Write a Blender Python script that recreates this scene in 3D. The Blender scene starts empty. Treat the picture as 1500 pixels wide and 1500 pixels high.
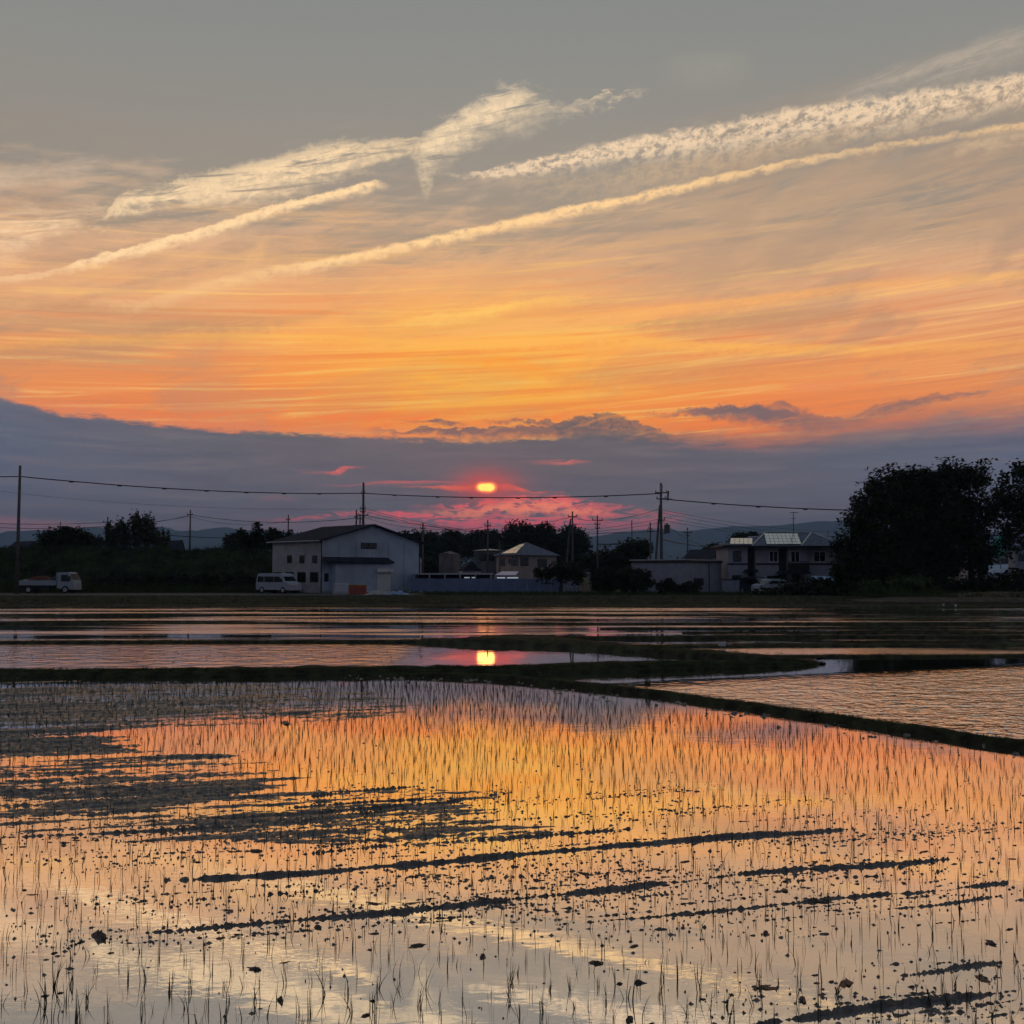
import bpy, math, random
import numpy as np
from math import radians as R
scene = bpy.context.scene
rnd = random.Random(7)
rng = np.random.default_rng(11)

# ------------------------------------------------------------------ camera
H = 2.2                                   # eye above the paddy water (z = 0)
PITCH = math.atan(88 / 1500)
F = 1500.0
cam_d = bpy.data.cameras.new("camera")
cam = bpy.data.objects.new("camera", cam_d)
scene.collection.objects.link(cam)
cam_d.sensor_width = 36; cam_d.lens = 36
cam.location = (0, 0, H); cam.rotation_euler = (R(90) + PITCH, 0, 0)
cam_d.clip_start = 0.05; cam_d.clip_end = 60000
scene.camera = cam
scene.render.resolution_x = scene.render.resolution_y = 1024

def ray(x, y):
    u = (x - 750) / F; v = (750 - y) / F
    c, s = math.cos(PITCH), math.sin(PITCH)
    return (u, c - s * v, s + c * v)
def gnd(x, y, z=0.0):
    d = ray(x, y); t = (z - H) / d[2]
    return (d[0] * t, d[1] * t)
def at(x, y, D):
    d = ray(x, y); t = D / d[1]
    return (d[0] * t, D, H + d[2] * t)
def ang(x, y):                            # direction of a sky feature -> azimuth, elevation (x1500)
    d = ray(x, y)
    n = math.sqrt(sum(k * k for k in d))
    return math.atan2(d[0], d[1]) * 1500, math.asin(d[2] / n) * 1500
def lin(r, g, b):
    f = lambda c: (c / 255 / 12.92) if c / 255 <= 0.04045 else ((c / 255 + 0.055) / 1.055) ** 2.4
    return (f(r), f(g), f(b), 1)

# ------------------------------------------------------------------ sky
SUN_AZ, SUN_EL = ang(712, 713)[0] / 1500, ang(712, 713)[1] / 1500
W = bpy.data.worlds.new("World"); scene.world = W; W.use_nodes = True
NT = W.node_tree; NT.nodes.clear()

class G:
    """tiny node DSL"""
    def __init__(s, nt): s.nt = nt
    def _in(s, sock, v):
        if isinstance(v, bpy.types.NodeSocket): s.nt.links.new(v, sock)
        elif v is not None: sock.default_value = v
    def m(s, op, a, b=None, c=None, clamp=False):
        n = s.nt.nodes.new("ShaderNodeMath"); n.operation = op; n.use_clamp = clamp
        for i, v in enumerate((a, b, c)): s._in(n.inputs[i], v)
        return n.outputs[0]
    def add(s, a, b): return s.m("ADD", a, b)
    def sub(s, a, b): return s.m("SUBTRACT", a, b)
    def mul(s, a, b): return s.m("MULTIPLY", a, b)
    def div(s, a, b): return s.m("DIVIDE", a, b)
    def ss(s, x, lo, hi, a=0.0, b=1.0, mode="SMOOTHSTEP"):
        n = s.nt.nodes.new("ShaderNodeMapRange"); n.interpolation_type = mode
        s._in(n.inputs[0], x)
        if not isinstance(lo, bpy.types.NodeSocket) and not isinstance(hi, bpy.types.NodeSocket) and lo > hi:
            lo, hi, a, b = hi, lo, b, a
        s._in(n.inputs[1], lo); s._in(n.inputs[2], hi); s._in(n.inputs[3], a); s._in(n.inputs[4], b)
        return n.outputs[0]
    def vec(s, x, y, z=0.0):
        n = s.nt.nodes.new("ShaderNodeCombineXYZ")
        for i, v in enumerate((x, y, z)): s._in(n.inputs[i], v)
        return n.outputs[0]
    def noise(s, v, scale=1.0, detail=4.0, rough=0.55, dist=0.0, dims="3D"):
        n = s.nt.nodes.new("ShaderNodeTexNoise"); n.noise_dimensions = dims
        s._in(n.inputs["Vector"], v); n.inputs["Scale"].default_value = scale
        n.inputs["Detail"].default_value = detail; n.inputs["Roughness"].default_value = rough
        n.inputs["Distortion"].default_value = dist
        return n.outputs[0]
    def mix(s, f, a, b):
        n = s.nt.nodes.new("ShaderNodeMix"); n.data_type = "RGBA"; n.clamp_factor = True
        s._in(n.inputs[0], f); s._in(n.inputs[6], a); s._in(n.inputs[7], b)
        return n.outputs[2]
    def ramp(s, f, stops, mode="LINEAR"):
        n = s.nt.nodes.new("ShaderNodeValToRGB"); n.color_ramp.interpolation = mode
        e = n.color_ramp.elements
        while len(e) < len(stops): e.new(0.5)
        for i, (p, c) in enumerate(stops): e[i].position = p; e[i].color = c
        s._in(n.inputs[0], f); return n.outputs[0]
    def curves(s, a, pts):            # pts: list of (pos, r, g, b) -> three sockets
        n = s.nt.nodes.new("ShaderNodeRGBCurve"); mp = n.mapping; mp.use_clip = True
        for ci in range(3):
            c = mp.curves[ci]
            while len(c.points) < len(pts): c.points.new(0.5, 0.5)
            for i, p in enumerate(pts):
                c.points[i].location = (p[0], p[1 + ci]); c.points[i].handle_type = "AUTO_CLAMPED"
        mp.update()
        s._in(n.inputs[1], a)
        q = s.nt.nodes.new("ShaderNodeSeparateColor"); s.nt.links.new(n.outputs[0], q.inputs[0])
        return q.outputs[0], q.outputs[1], q.outputs[2]

g = G(NT)
tc = NT.nodes.new("ShaderNodeTexCoord")
sep = NT.nodes.new("ShaderNodeSeparateXYZ"); NT.links.new(tc.outputs["Generated"], sep.inputs[0])
dx, dy, dz = sep.outputs
U0 = g.mul(g.m("ARCTAN2", dx, dy), 1500.0)
V0 = g.mul(g.m("ARCSINE", dz), 1500.0)
su, sv = SUN_AZ * 1500, SUN_EL * 1500

cosb = g.m("COSINE", g.sub(g.m("ARCTAN2", dx, dy), SUN_AZ))
AW = g.ss(g.mul(cosb, g.m("COSINE", g.m("ARCSINE", dz))), 0.75, -0.7)

def sky_cell(idx, u0, u1, v0, v1, level):
    """colour of the sky for one window of directions. Every window has the same layers; cloud streaks that do not
    reach a window are left out of its graph, only to keep the shader quick. level: 2 = all, 1 = no streaks, 0 = clear top"""
    e = 1e-3 * (idx + 1)
    nt = bpy.data.node_groups.new("sky_window", "ShaderNodeTree"); g = G(nt); NT = nt
    for nm, k in (("U", "NodeSocketFloat"), ("V", "NodeSocketFloat"), ("away", "NodeSocketFloat")): nt.interface.new_socket(nm, in_out="INPUT", socket_type=k)
    nt.interface.new_socket("Color", in_out="OUTPUT", socket_type="NodeSocketColor")
    gi = nt.nodes.new("NodeGroupInput"); go = nt.nodes.new("NodeGroupOutput")
    def done(c):
        nt.links.new(c, go.inputs[0]); return nt
    U = g.add(gi.outputs[0], e); V = g.add(gi.outputs[1], e); away = gi.outputs[2]
    an = g.div(g.add(U, 900.0), 1800.0)       # azimuth +-34 degrees -> 0..1
    a3 = g.vec(an, an, an)
    # large slow warp that all layers share
    wn = g.noise(g.vec(g.mul(U, 1 / 300), g.mul(V, 1 / 160), 3.1), 1, 2, 0.5)
    warp = g.mul(g.sub(wn, 0.5), 30.0)
    Vw = g.add(V, warp)
    # streak coordinates: the cirrus runs up to the right at about 12 degrees
    ca, sa = math.cos(R(11)), math.sin(R(11))
    P = g.add(g.mul(U, ca), g.mul(V, sa)); Q = g.sub(g.mul(V, ca), g.mul(U, sa))
    n_str = g.noise(g.vec(g.mul(P, 1 / 260), g.mul(Q, 1 / 34), 1.0), 1, 6, 0.6, 0.6)      # long fibres
    n_puf = g.noise(g.vec(g.mul(U, 1 / 30), g.mul(V, 1 / 18), 5.0), 1, 5, 0.6, 0.4)        # small curls
    n_flt = g.noise(g.vec(g.mul(U, 1 / 330), g.mul(V, 1 / 26), 9.0), 1, 6, 0.6, 0.5)       # flat bands
    n_big = g.noise(g.vec(g.mul(P, 1 / 240), g.mul(Q, 1 / 90), 2.0), 1, 5, 0.55, 0.8)

    # clear high sky: Nishita, veiled by thin high haze
    nish = NT.nodes.new("ShaderNodeTexSky"); nish.sky_type = "NISHITA"; nish.sun_disc = False
    nish.sun_elevation = SUN_EL; nish.sun_rotation = SUN_AZ; nish.altitude = 20; nish.air_density = 1.2; nish.dust_density = 2.0
    nsc = NT.nodes.new("ShaderNodeVectorMath"); nsc.operation = "SCALE"; NT.links.new(nish.outputs[0], nsc.inputs[0]); nsc.inputs[3].default_value = 0.08
    el01 = g.ss(V, -100, 2360, mode="LINEAR")
    veil = g.ramp(el01, [(0.0, lin(110, 100, 108)), (0.05, lin(120, 112, 114)), (0.20, lin(150, 132, 112)), (0.27, lin(142, 134, 124)), (0.32, lin(133, 132, 127)),
                         (0.40, lin(120, 125, 125)), (0.6, lin(114, 121, 128)), (1.0, lin(92, 100, 114))])
    base = g.mix(0.94, nsc.outputs[0], veil)
    base = g.mix(g.mul(away, 0.9), base, lin(84, 94, 114))
    # distance from the sun in flattened units
    ru = g.mul(g.sub(U, su), 1 / 560); rv = g.mul(g.sub(V, sv + 175), 1 / 210)
    glow = g.m("EXPONENT", g.mul(g.add(g.mul(ru, ru), g.mul(rv, rv)), -1.15))
    ru2 = g.mul(g.sub(U, su), 1 / 250); rv2 = g.mul(g.sub(V, sv + 160), 1 / 110)
    glow2 = g.m("EXPONENT", g.mul(g.add(g.mul(ru2, ru2), g.mul(rv2, rv2)), -1.0))
    side = g.ss(g.m("ABSOLUTE", g.sub(U, su)), 1000, 2600, 1.0, 0.0)
    if level == 0: return done(base)
    # 1 the orange cirrus sheet
    sheet_c = g.ramp(g.ss(V, 150, 620, mode="LINEAR"), [(0.0, lin(238, 116, 56)), (0.12, lin(240, 136, 66)), (0.3, lin(236, 158, 92)), (0.5, lin(220, 166, 124)), (0.72, lin(206, 171, 138)), (1.0, lin(196, 176, 150))])
    sheet_c = g.mix(g.mul(glow, 0.85), sheet_c, g.ramp(g.ss(V, 190, 460, mode="LINEAR"), [(0.0, lin(255, 104, 42)), (0.3, lin(255, 132, 50)), (0.6, lin(250, 160, 84)), (1.0, lin(232, 172, 118))]))
    sheet_c = g.mix(g.mul(glow2, 0.85), sheet_c, lin(255, 184, 62))
    lowm = g.ss(Vw, 640, 330)
    lf = g.add(g.mul(n_str, 0.55), g.mul(n_flt, 0.45))
    n_fin = g.noise(g.vec(g.mul(P, 1 / 70), g.mul(Q, 1 / 20), 77.0), 1, 6, 0.68, 1.6)
    lf = g.add(lf, g.mul(g.sub(n_fin, 0.5), 0.28))
    dens = g.ss(g.add(lf, g.mul(g.sub(lowm, 0.5), 0.40)), 0.36, 0.64)
    dens = g.mul(dens, g.ss(Vw, 700, 470))
    dens = g.add(dens, g.mul(glow, 0.25))
    col = g.mix(g.mul(g.mul(dens, side), 0.92), base, sheet_c)
    # brighter fibres and duller patches inside the sheet
    fib = g.mul(g.mul(g.ss(n_flt, 0.52, 0.75), g.ss(V, 520, 300)), g.mul(side, 0.5))
    col = g.mix(fib, col, g.mix(glow, lin(244, 172, 104), lin(255, 196, 86)))
    n_lay = g.noise(g.vec(g.mul(P, 1 / 420), g.mul(g.sub(V, g.mul(U, 0.06)), 1 / 11), 15.0), 1, 7, 0.62, 0.9)
    lay = g.mul(g.mul(g.ss(n_lay, 0.50, 0.68), g.ss(Vw, 560, 380)), g.mul(side, 0.75))
    col = g.mix(lay, col, g.mix(g.m("POWER", glow, 0.7), lin(252, 192, 124), lin(255, 196, 88)))
    lay2 = g.mul(g.mul(g.ss(n_lay, 0.49, 0.36), g.ss(V, 480, 330)), g.mul(side, 0.5))
    col = g.mix(lay2, col, g.mix(glow, lin(208, 134, 88), lin(246, 124, 48)))
    dul = g.mul(g.mul(g.ss(g.add(n_big, g.mul(g.sub(n_fin, .5), .25)), 0.44, 0.61), g.ss(V, 620, 420)), g.mul(side, 0.62))
    dul = g.mul(dul, g.sub(1.0, g.mul(g.m("MINIMUM", g.mul(glow, 1.4), 1.0), 0.75))); col = g.mix(dul, col, lin(166, 136, 114))
    tan_ = g.mul(g.mul(g.ss(U, 60, 420), g.ss(g.sub(Vw, g.mul(U, 0.10)), 330, 400)), g.ss(g.sub(Vw, g.mul(U, 0.10)), 640, 500))
    col = g.mix(g.mul(g.mul(tan_, g.ss(n_str, 0.30, 0.62)), 0.62), col, lin(172, 143, 116))
    tan2 = g.mul(g.mul(g.ss(U, -330, -560), g.ss(Vw, 255, 300)), g.ss(Vw, 390, 340))
    col = g.mix(g.mul(g.mul(tan2, g.ss(n_flt, 0.36, 0.60)), 0.6), col, lin(184, 142, 106))

    # fibre noises for the clouds
    w_fib = g.noise(g.vec(g.mul(P, 1 / 110), g.mul(Q, 1 / 13), 21.0), 1, 6, 0.65, 1.2)
    w_cur = g.noise(g.vec(g.mul(P, 1 / 17), g.mul(Q, 1 / 12), 31.0), 1, 6, 0.72, 0.25)

    def streak(col, pts, color, soft=0.5, kind="puff", amp=10.0, top=0.6, pattern=None, lo=0.3, hi=0.6, dark=False, gate=True, thin=1.0):
        """pts: (x, y, half width, opacity) in photograph pixels turned into sky angles"""
        q = []
        if level < 2: return col
        pad = 8 + amp
        sp = [ang(x, y) + (w, o) for (x, y, w, o) in pts]
        hit = False
        for (p0, p1) in zip(sp[:-1], sp[1:]):
            wv = max(p0[2], p1[2]) * (1.2 + soft) + pad
            if max(p0[0], p1[0]) + 40 < u0 or min(p0[0], p1[0]) - 80 > u1: continue
            if max(p0[1], p1[1]) + wv < v0 or min(p0[1], p1[1]) - wv > v1: continue
            hit = True
        if not hit: return col
        q = [((u + 900) / 1800, v / 1000, w / 100, o) for (u, v, w, o) in sp]
        q = [k for k in q if 0.005 < k[0] < 0.995]
        q = [(max(0.0, q[0][0] - 0.03), q[0][1], q[0][2], 0.0)] + q + [(min(1.0, q[-1][0] + 0.012), q[-1][1], q[-1][2] * .6, 0.0)]
        c, w, o = g.curves(a3, q)
        nz = n_puf if kind == "puff" else n_str
        nz2 = g.add(g.mul(nz, 1.3), g.mul(w_cur, 0.9))
        d = g.sub(g.add(V, g.mul(g.sub(nz2, 1.1), amp * 1.25)), g.mul(c, 1000.0))
        if gate: o = g.mul(o, g.ss(w_fib, 0.24, 0.46))
        wd = g.add(g.mul(w, 100.0 * thin), 0.5)
        t = g.div(d, wd)
        # sharper upper edge, feathered lower edge
        up = g.ss(t, 1.0, top); dn = g.ss(t, -1.0 - soft, 0.1)
        f = g.mul(g.mul(up, dn), o)
        if pattern is not None: f = g.mul(f, g.ss(pattern, lo, hi))
        if not dark: color = g.mix(g.ss(w_cur, 0.38, 0.60), g.mix(0.30, color, col), color)
        return g.mix(f, col, color)

    cream = lin(228, 196, 158); gold = lin(255, 208, 146); pale = lin(205, 185, 160)
    # broad soft veils first
    col = streak(col, [(-150, 265, 14, .3), (0, 258, 14, .5), (80, 246, 12, .45), (170, 240, 8, .1)], pale, 1.0, "str", 20, .2, w_fib)
    col = streak(col, [(-200, 350, 30, .4), (0, 338, 34, .7), (50, 325, 26, .8), (110, 318, 14, .5), (160, 310, 8, .2)], lin(252, 212, 164), .8, "str", 26, .2, w_fib)
    col = streak(col, [(130, 330, 5, .2), (180, 303, 14, .85), (250, 290, 22, .95), (330, 276, 24, .9), (420, 252, 28, .95), (470, 235, 26, .95), (540, 222, 18, .75), (620, 210, 10, .5)], lin(246, 212, 166), .5, "str", 30, .3, w_fib, .30, .54)
    col = streak(col, [(606, 238, 22, .0), (620, 222, 26, .8), (650, 200, 26, .9), (700, 172, 26, .9), (745, 150, 30, .85), (780, 150, 26, .5), (820, 158, 12, .4), (870, 148, 7, .7), (905, 140, 5, .6), (940, 132, 3, .2)], lin(242, 212, 170), .9, "puff", 26, .2, w_fib, .3, .55)
    col = streak(col, [(560, 210, 3, .0), (606, 222, 10, .2), (616, 245, 18, .42), (626, 266, 16, .5), (634, 262, 8, .3), (645, 240, 4, 0)], lin(226, 200, 160), 1.0, "str", 12, .1, w_cur, .3, .6)
    col = streak(col, [(1230, 132, 8, .1), (1300, 112, 14, .4), (1380, 92, 18, .42), (1500, 55, 22, .3), (1600, 30, 22, .2)], pale, 1.0, "str", 18, .1, w_fib)
    col = streak(col, [(940, 100, 20, 0), (1040, 95, 26, .16), (1130, 90, 20, 0)], lin(176, 172, 140), .8, "str", 10, .1)
    # contrail C, broad and curdled, with its fringe below
    col = streak(col, [(770, 268, 14, .3), (880, 262, 18, .5), (1000, 243, 20, .6), (1100, 224, 18, .5), (1250, 196, 12, .3), (1400, 180, 6, .1)], lin(198, 168, 132), 1.0, "puff", 24, .2, w_cur)
    col = streak(col, [(690, 256, 4, .5), (740, 249, 7, .9), (800, 240, 12, .95), (900, 222, 16, .9), (1000, 207, 20, .9), (1100, 192, 23, .85), (1200, 175, 24, .85), (1300, 162, 24, .85), (1400, 147, 23, .85), (1500, 128, 21, .8), (1650, 100, 20, .6)], lin(238, 206, 168), .5, "puff", 15, .5, w_cur, .34, .56)
    col = streak(col, [(1380, 222, 6, .2), (1420, 212, 9, .7), (1460, 206, 10, .8), (1500, 200, 10, .8), (1600, 185, 10, .4)], lin(200, 170, 136), .8, "puff", 14, .3, n_puf)
    # contrail B, the long one, then A
    col = streak(col, [(180, 445, 12, .3), (300, 418, 14, .55), (400, 398, 12, .75), (500, 380, 10, .95), (620, 354, 10, 1), (750, 327, 11, 1), (850, 305, 11, .95), (950, 285, 9, .9), (1050, 262, 8, .75), (1150, 240, 7, .65), (1250, 222, 6, .5), (1350, 205, 5, .45), (1500, 183, 6, .55), (1650, 160, 6, .3)], gold, .8, "puff", 9, .3, w_cur, .22, .48, gate=False, thin=0.72)
    col = streak(col, [(820, 322, 12, .0), (900, 308, 18, .3), (1050, 282, 22, .35), (1200, 262, 24, .25), (1400, 240, 20, .2)], lin(196, 160, 124), 1.2, "str", 20, .1, w_fib)
    col = streak(col, [(-100, 428, 6, .3), (0, 412, 6, .45), (90, 397, 6, .5), (118, 388, 9, .95), (200, 367, 11, 1), (300, 340, 10, 1), (400, 308, 11, 1), (500, 283, 9, 1), (545, 272, 10, .95), (552, 270, 6, .6)], lin(255, 214, 160), .45, "puff", 9, .55, w_cur, .20, .46, gate=False, thin=0.78)
    col = streak(col, [(-150, 450, 26, .5), (0, 436, 26, .6), (100, 420, 30, .75), (250, 400, 36, .7), (400, 380, 34, .5), (520, 320, 24, .3), (600, 320, 10, 0)], lin(228, 172, 116), 1.0, "str", 36, .1, w_fib, .25, .65)
    col = streak(col, [(340, 400, 20, .0), (365, 385, 24, .6), (380, 370, 20, .6), (400, 350, 8, .0)], lin(232, 178, 120), .8, "puff", 20, .2)
    # gold streaks of the sheet
    col = streak(col, [(520, 482, 7, .0), (600, 470, 8, .7), (700, 458, 9, .9), (760, 446, 7, .7), (850, 436, 6, .3)], lin(255, 196, 96), 1.0, "puff", 12, .1)
    col = streak(col, [(600, 492, 9, .2), (700, 484, 10, .7), (850, 468, 12, .85), (1000, 450, 10, .75), (1150, 433, 9, .65), (1300, 417, 9, .5), (1500, 402, 9, .4), (1650, 390, 9, .3)], lin(250, 178, 96), 1.0, "str", 12, .1)
    col = streak(col, [(-100, 510, 6, .3), (100, 500, 7, .4), (300, 492, 8, .6), (450, 495, 9, .7), (600, 502, 8, .8), (750, 503, 9, .95), (900, 499, 9, .85), (1050, 505, 9, .8), (1200, 510, 9, .6), (1400, 506, 9, .4), (1600, 500, 9, .2)], lin(255, 182, 80), 1.0, "str", 14, .1)
    col = streak(col, [(640, 528, 8, .2), (740, 530, 14, .8), (800, 545, 14, .7), (860, 562, 8, .5), (900, 572, 5, 0)], lin(255, 160, 50), 1.0, "puff", 14, .1)
    col = streak(col, [(880, 478, 3, .1), (980, 474, 12, .55), (1080, 468, 15, .6), (1200, 462, 13, .45), (1330, 460, 8, .2)], lin(186, 140, 98), .8, "str", 10, .2)
    col = streak(col, [(140, 500, 6, .0), (230, 480, 16, .45), (330, 474, 20, .55), (430, 466, 12, .35), (520, 452, 5, .1)], lin(184, 138, 98), .6, "str", 16, .2)
    col = streak(col, [(800, 556, 14, .1), (900, 548, 20, .5), (1000, 546, 22, .5), (1150, 545, 16, .3), (1300, 540, 10, .1)], lin(212, 142, 84), .8, "str", 16, .2)
    col = streak(col, [(-200, 560, 20, .2), (0, 524, 16, .4), (120, 516, 16, .4), (220, 512, 8, .1)], lin(186, 136, 100), .8, "str", 16, .2)
    col = streak(col, [(1150, 568, 4, .2), (1200, 563, 8, .8), (1240, 560, 6, .5), (1280, 556, 4, .2)], lin(242, 146, 88), .8, "puff", 10, .3)
    col = streak(col, [(-200, 600, 14, .3), (300, 610, 14, .6), (420, 604, 8, .8), (520, 612, 12, .8), (700, 618, 12, .9), (880, 600, 8, .4), (1000, 590, 4, .1)], lin(255, 128, 56), 1.0, "str", 18, .1, w_fib)

    # 2 the grey bank along the horizon
    e1 = [(-300, 560), (-120, 570), (0, 583), (60, 597), (130, 607), (220, 619), (320, 628), (420, 633), (520, 637), (620, 641), (700, 644), (800, 640), (900, 636), (1000, 634), (1100, 630), (1200, 612), (1300, 598), (1420, 586), (1520, 578), (1660, 570)]
    q = []
    for x, y in e1:
        u, v = ang(x, y); q.append(((u + 900) / 1800, v / 1000, 0, 0))
    c, _, _ = g.curves(a3, q)
    soft_r = g.ss(U, 100, 560, 6.0, 62.0)
    n_edge = g.noise(g.vec(g.mul(U, 1 / 46), g.mul(V, 1 / 12), 41.0), 1, 7, 0.68)
    d = g.sub(g.mul(c, 1000.0), g.add(V, g.mul(g.sub(n_edge, 0.5), 30.0)))
    bank = g.ss(g.div(d, soft_r), -0.3, 1.0)
    rim = g.mul(g.ss(g.m("ABSOLUTE", g.add(d, 4.0)), 14, 0), g.mul(0.45, g.ss(U, 300, -100)))
    col = g.mix(rim, col, lin(236, 140, 92))
    nb = g.noise(g.vec(g.mul(U, 1 / 300), g.mul(V, 1 / 40), 51.0), 1, 4, 0.5)
    bc = g.ramp(g.ss(V, 0, 260, mode="LINEAR"), [(0.0, lin(108, 98, 112)), (0.18, lin(106, 99, 110)), (0.4, lin(92, 98, 110)), (0.7, lin(92, 98, 106)), (1.0, lin(104, 103, 103))])
    bl = g.ss(U, -350, -760); br = g.ss(U, 250, 700)
    blue = g.mul(g.m("MAXIMUM", bl, br), g.ss(V, 40, 120))
    bc = g.mix(g.mul(blue, 0.75), bc, lin(84, 101, 127))
    nb2 = g.noise(g.vec(g.mul(U, 1 / 160), g.mul(V, 1 / 14), 57.0), 1, 6, 0.6, 0.5)
    bc = g.mix(g.mul(nb, 0.4), bc, lin(98, 99, 106))
    bc = g.mix(g.mul(g.ss(nb2, 0.48, 0.68), 0.55), bc, lin(118, 112, 118)); bc = g.mix(g.mul(g.ss(nb2, 0.50, 0.34), 0.5), bc, lin(78, 86, 101))
    warm = g.m("EXPONENT", g.mul(g.add(g.m("POWER", g.mul(g.sub(U, su), 1 / 260), 2.0), g.m("POWER", g.mul(g.sub(V, sv + 40), 1 / 70), 2.0)), -1.0))
    bc = g.mix(g.mul(warm, 0.4), bc, lin(122, 98, 96))
    bank = g.mul(bank, g.ss(g.m("ABSOLUTE", U), 2600, 1100))
    col = g.mix(g.mul(bank, 0.96), col, bc)
    # dark cumulus scraps riding on the bank
    dk = lin(100, 92, 98)
    col = streak(col, [(580, 632, 3, .5), (640, 632, 5, .8), (720, 634, 8, .8), (800, 632, 10, .8), (850, 634, 9, .8), (960, 640, 8, .3)], dk, .8, "puff", 16, .6, dark=True)
    col = streak(col, [(622, 617, 2, .5), (640, 616, 5, .9), (670, 621, 3, .5)], dk, .6, "puff", 8, .4)
    col = streak(col, [(755, 617, 4, .7), (800, 618, 5, .9), (822, 626, 9, .9), (850, 624, 14, .95), (880, 622, 18, .95), (905, 625, 15, .95), (940, 630, 12, .9), (990, 642, 8, .3)], lin(104, 95, 94), .4, "puff", 18, .7)
    col = streak(col, [(985, 606, 3, .5), (1040, 603, 9, .85), (1090, 606, 14, .9), (1150, 612, 16, .85), (1210, 620, 12, .5), (1260, 620, 6, .2)], lin(108, 98, 102), .4, "puff", 16, .55, dark=True)
    col = streak(col, [(1120, 596, 4, .5), (1150, 592, 6, .7), (1170, 600, 4, .3)], lin(112, 99, 100), .5, "puff", 10, .4)
    col = streak(col, [(1240, 614, 4, .3), (1290, 600, 10, .75), (1340, 590, 9, .8), (1400, 578, 5, .7), (1430, 575, 3, .5)], lin(118, 102, 102), .6, "puff", 12, .4)
    # pink light breaking through near the horizon
    pk = lin(226, 92, 92); pk2 = lin(178, 116, 122)
    col = streak(col, [(-300, 770, 26, .6), (0, 768, 13, .8), (80, 770, 12, .75), (180, 776, 9, .4), (300, 780, 8, .3), (420, 776, 16, .3), (600, 772, 20, .5), (800, 774, 20, .5), (960, 782, 16, .3), (1040, 792, 10, .1)], pk2, 1.4, "str", 14, .2)
    w_pk = g.noise(g.vec(g.mul(U, 1 / 50), g.mul(V, 1 / 8), 61.0), 1, 5, 0.68, 1.4)
    for pts, c_, a_, pat in [
        ([(395, 762, 3, .1), (440, 757, 3, .5), (560, 752, 4, .6), (600, 757, 9, 1), (660, 760, 9, 1), (720, 762, 11, 1), (800, 764, 11, .95), (880, 760, 10, .5), (1000, 765, 7, .1)], (1.25, .14, .16, 1), 8, w_pk),
        ([(640, 742, 4, .3), (680, 744, 8, .9), (740, 738, 16, 1), (800, 738, 19, 1), (850, 742, 15, .9), (900, 748, 12, .6), (990, 756, 9, .2)], (1.35, .17, .14, 1), 10, w_pk),
        ([(640, 750, 4, .5), (690, 750, 8, .9), (760, 742, 12, 1), (820, 742, 12, 1), (880, 750, 5, .4)], (1.4, .34, .17, 1), 12, n_puf),
        ([(560, 765, 6, .0), (640, 768, 9, .7), (760, 772, 10, .8), (860, 768, 9, .6), (980, 772, 5, .1)], (1.1, .14, .19, 1), 12, w_pk),
        ([(505, 711, 1.5, .3), (560, 706, 2.5, .6), (600, 706, 2.5, .85), (640, 706, 1.5, .6), (690, 709, 1.5, .4)], lin(214, 106, 98), 3, None),
        ([(628, 713, 1.5, .6), (660, 714, 4, 1), (700, 714, 5, 1), (728, 712, 5, 1), (760, 716, 4, 1), (780, 721, 1.5, .5), (812, 721, 2, .5)], lin(255, 112, 78), 5, None),
        ([(486, 692, 2, .5), (496, 690, 5, 1), (506, 686, 3, .9), (518, 685, 1.5, .5)], lin(236, 108, 96), 5, None),
        ([(802, 675, 1.5, .4), (810, 674, 2, .5)], lin(190, 110, 104), 2, None),
        ([(828, 678, 2, .8), (838, 676, 3.5, 1), (848, 676, 2, .7)], lin(240, 116, 94), 4, None),
        ([(360, 732, 4, .0), (410, 729, 5, .35), (450, 732, 4, .0)], lin(176, 112, 120), 6, None),
        ([(1000, 655, 3, .2), (1060, 656, 4, .3), (1100, 652, 3, .15)], lin(196, 120, 104), 6, None)]:
        col = streak(col, pts, c_, .6, "puff", a_, .3, pat, .42, .52)
    # the sun, low and half veiled, and the red light round it
    gu = g.mul(g.sub(U, su), 1 / 44); gv = g.mul(g.sub(V, sv), 1 / 22)
    gd = g.m("EXPONENT", g.mul(g.add(g.mul(gu, gu), g.mul(gv, gv)), -1.0))
    col = g.mix(g.mul(gd, 0.72), col, lin(250, 72, 48))
    du = g.mul(g.sub(U, su), 1 / 12.4); dv = g.mul(g.sub(g.add(V, g.mul(g.sub(n_puf, .5), 7)), sv - 1), 1 / 5.7)
    r2 = g.add(g.m("POWER", g.m("ABSOLUTE", du), 3.0), g.mul(dv, dv))
    col = g.mix(g.ss(r2, 3.4, 0.9), col, (1.5, 0.30, 0.10, 1))
    disc = g.ss(r2, 1.45, 0.55)
    col = g.mix(disc, col, (5.0, 1.35, 0.22, 1))
    return done(col)

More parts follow.
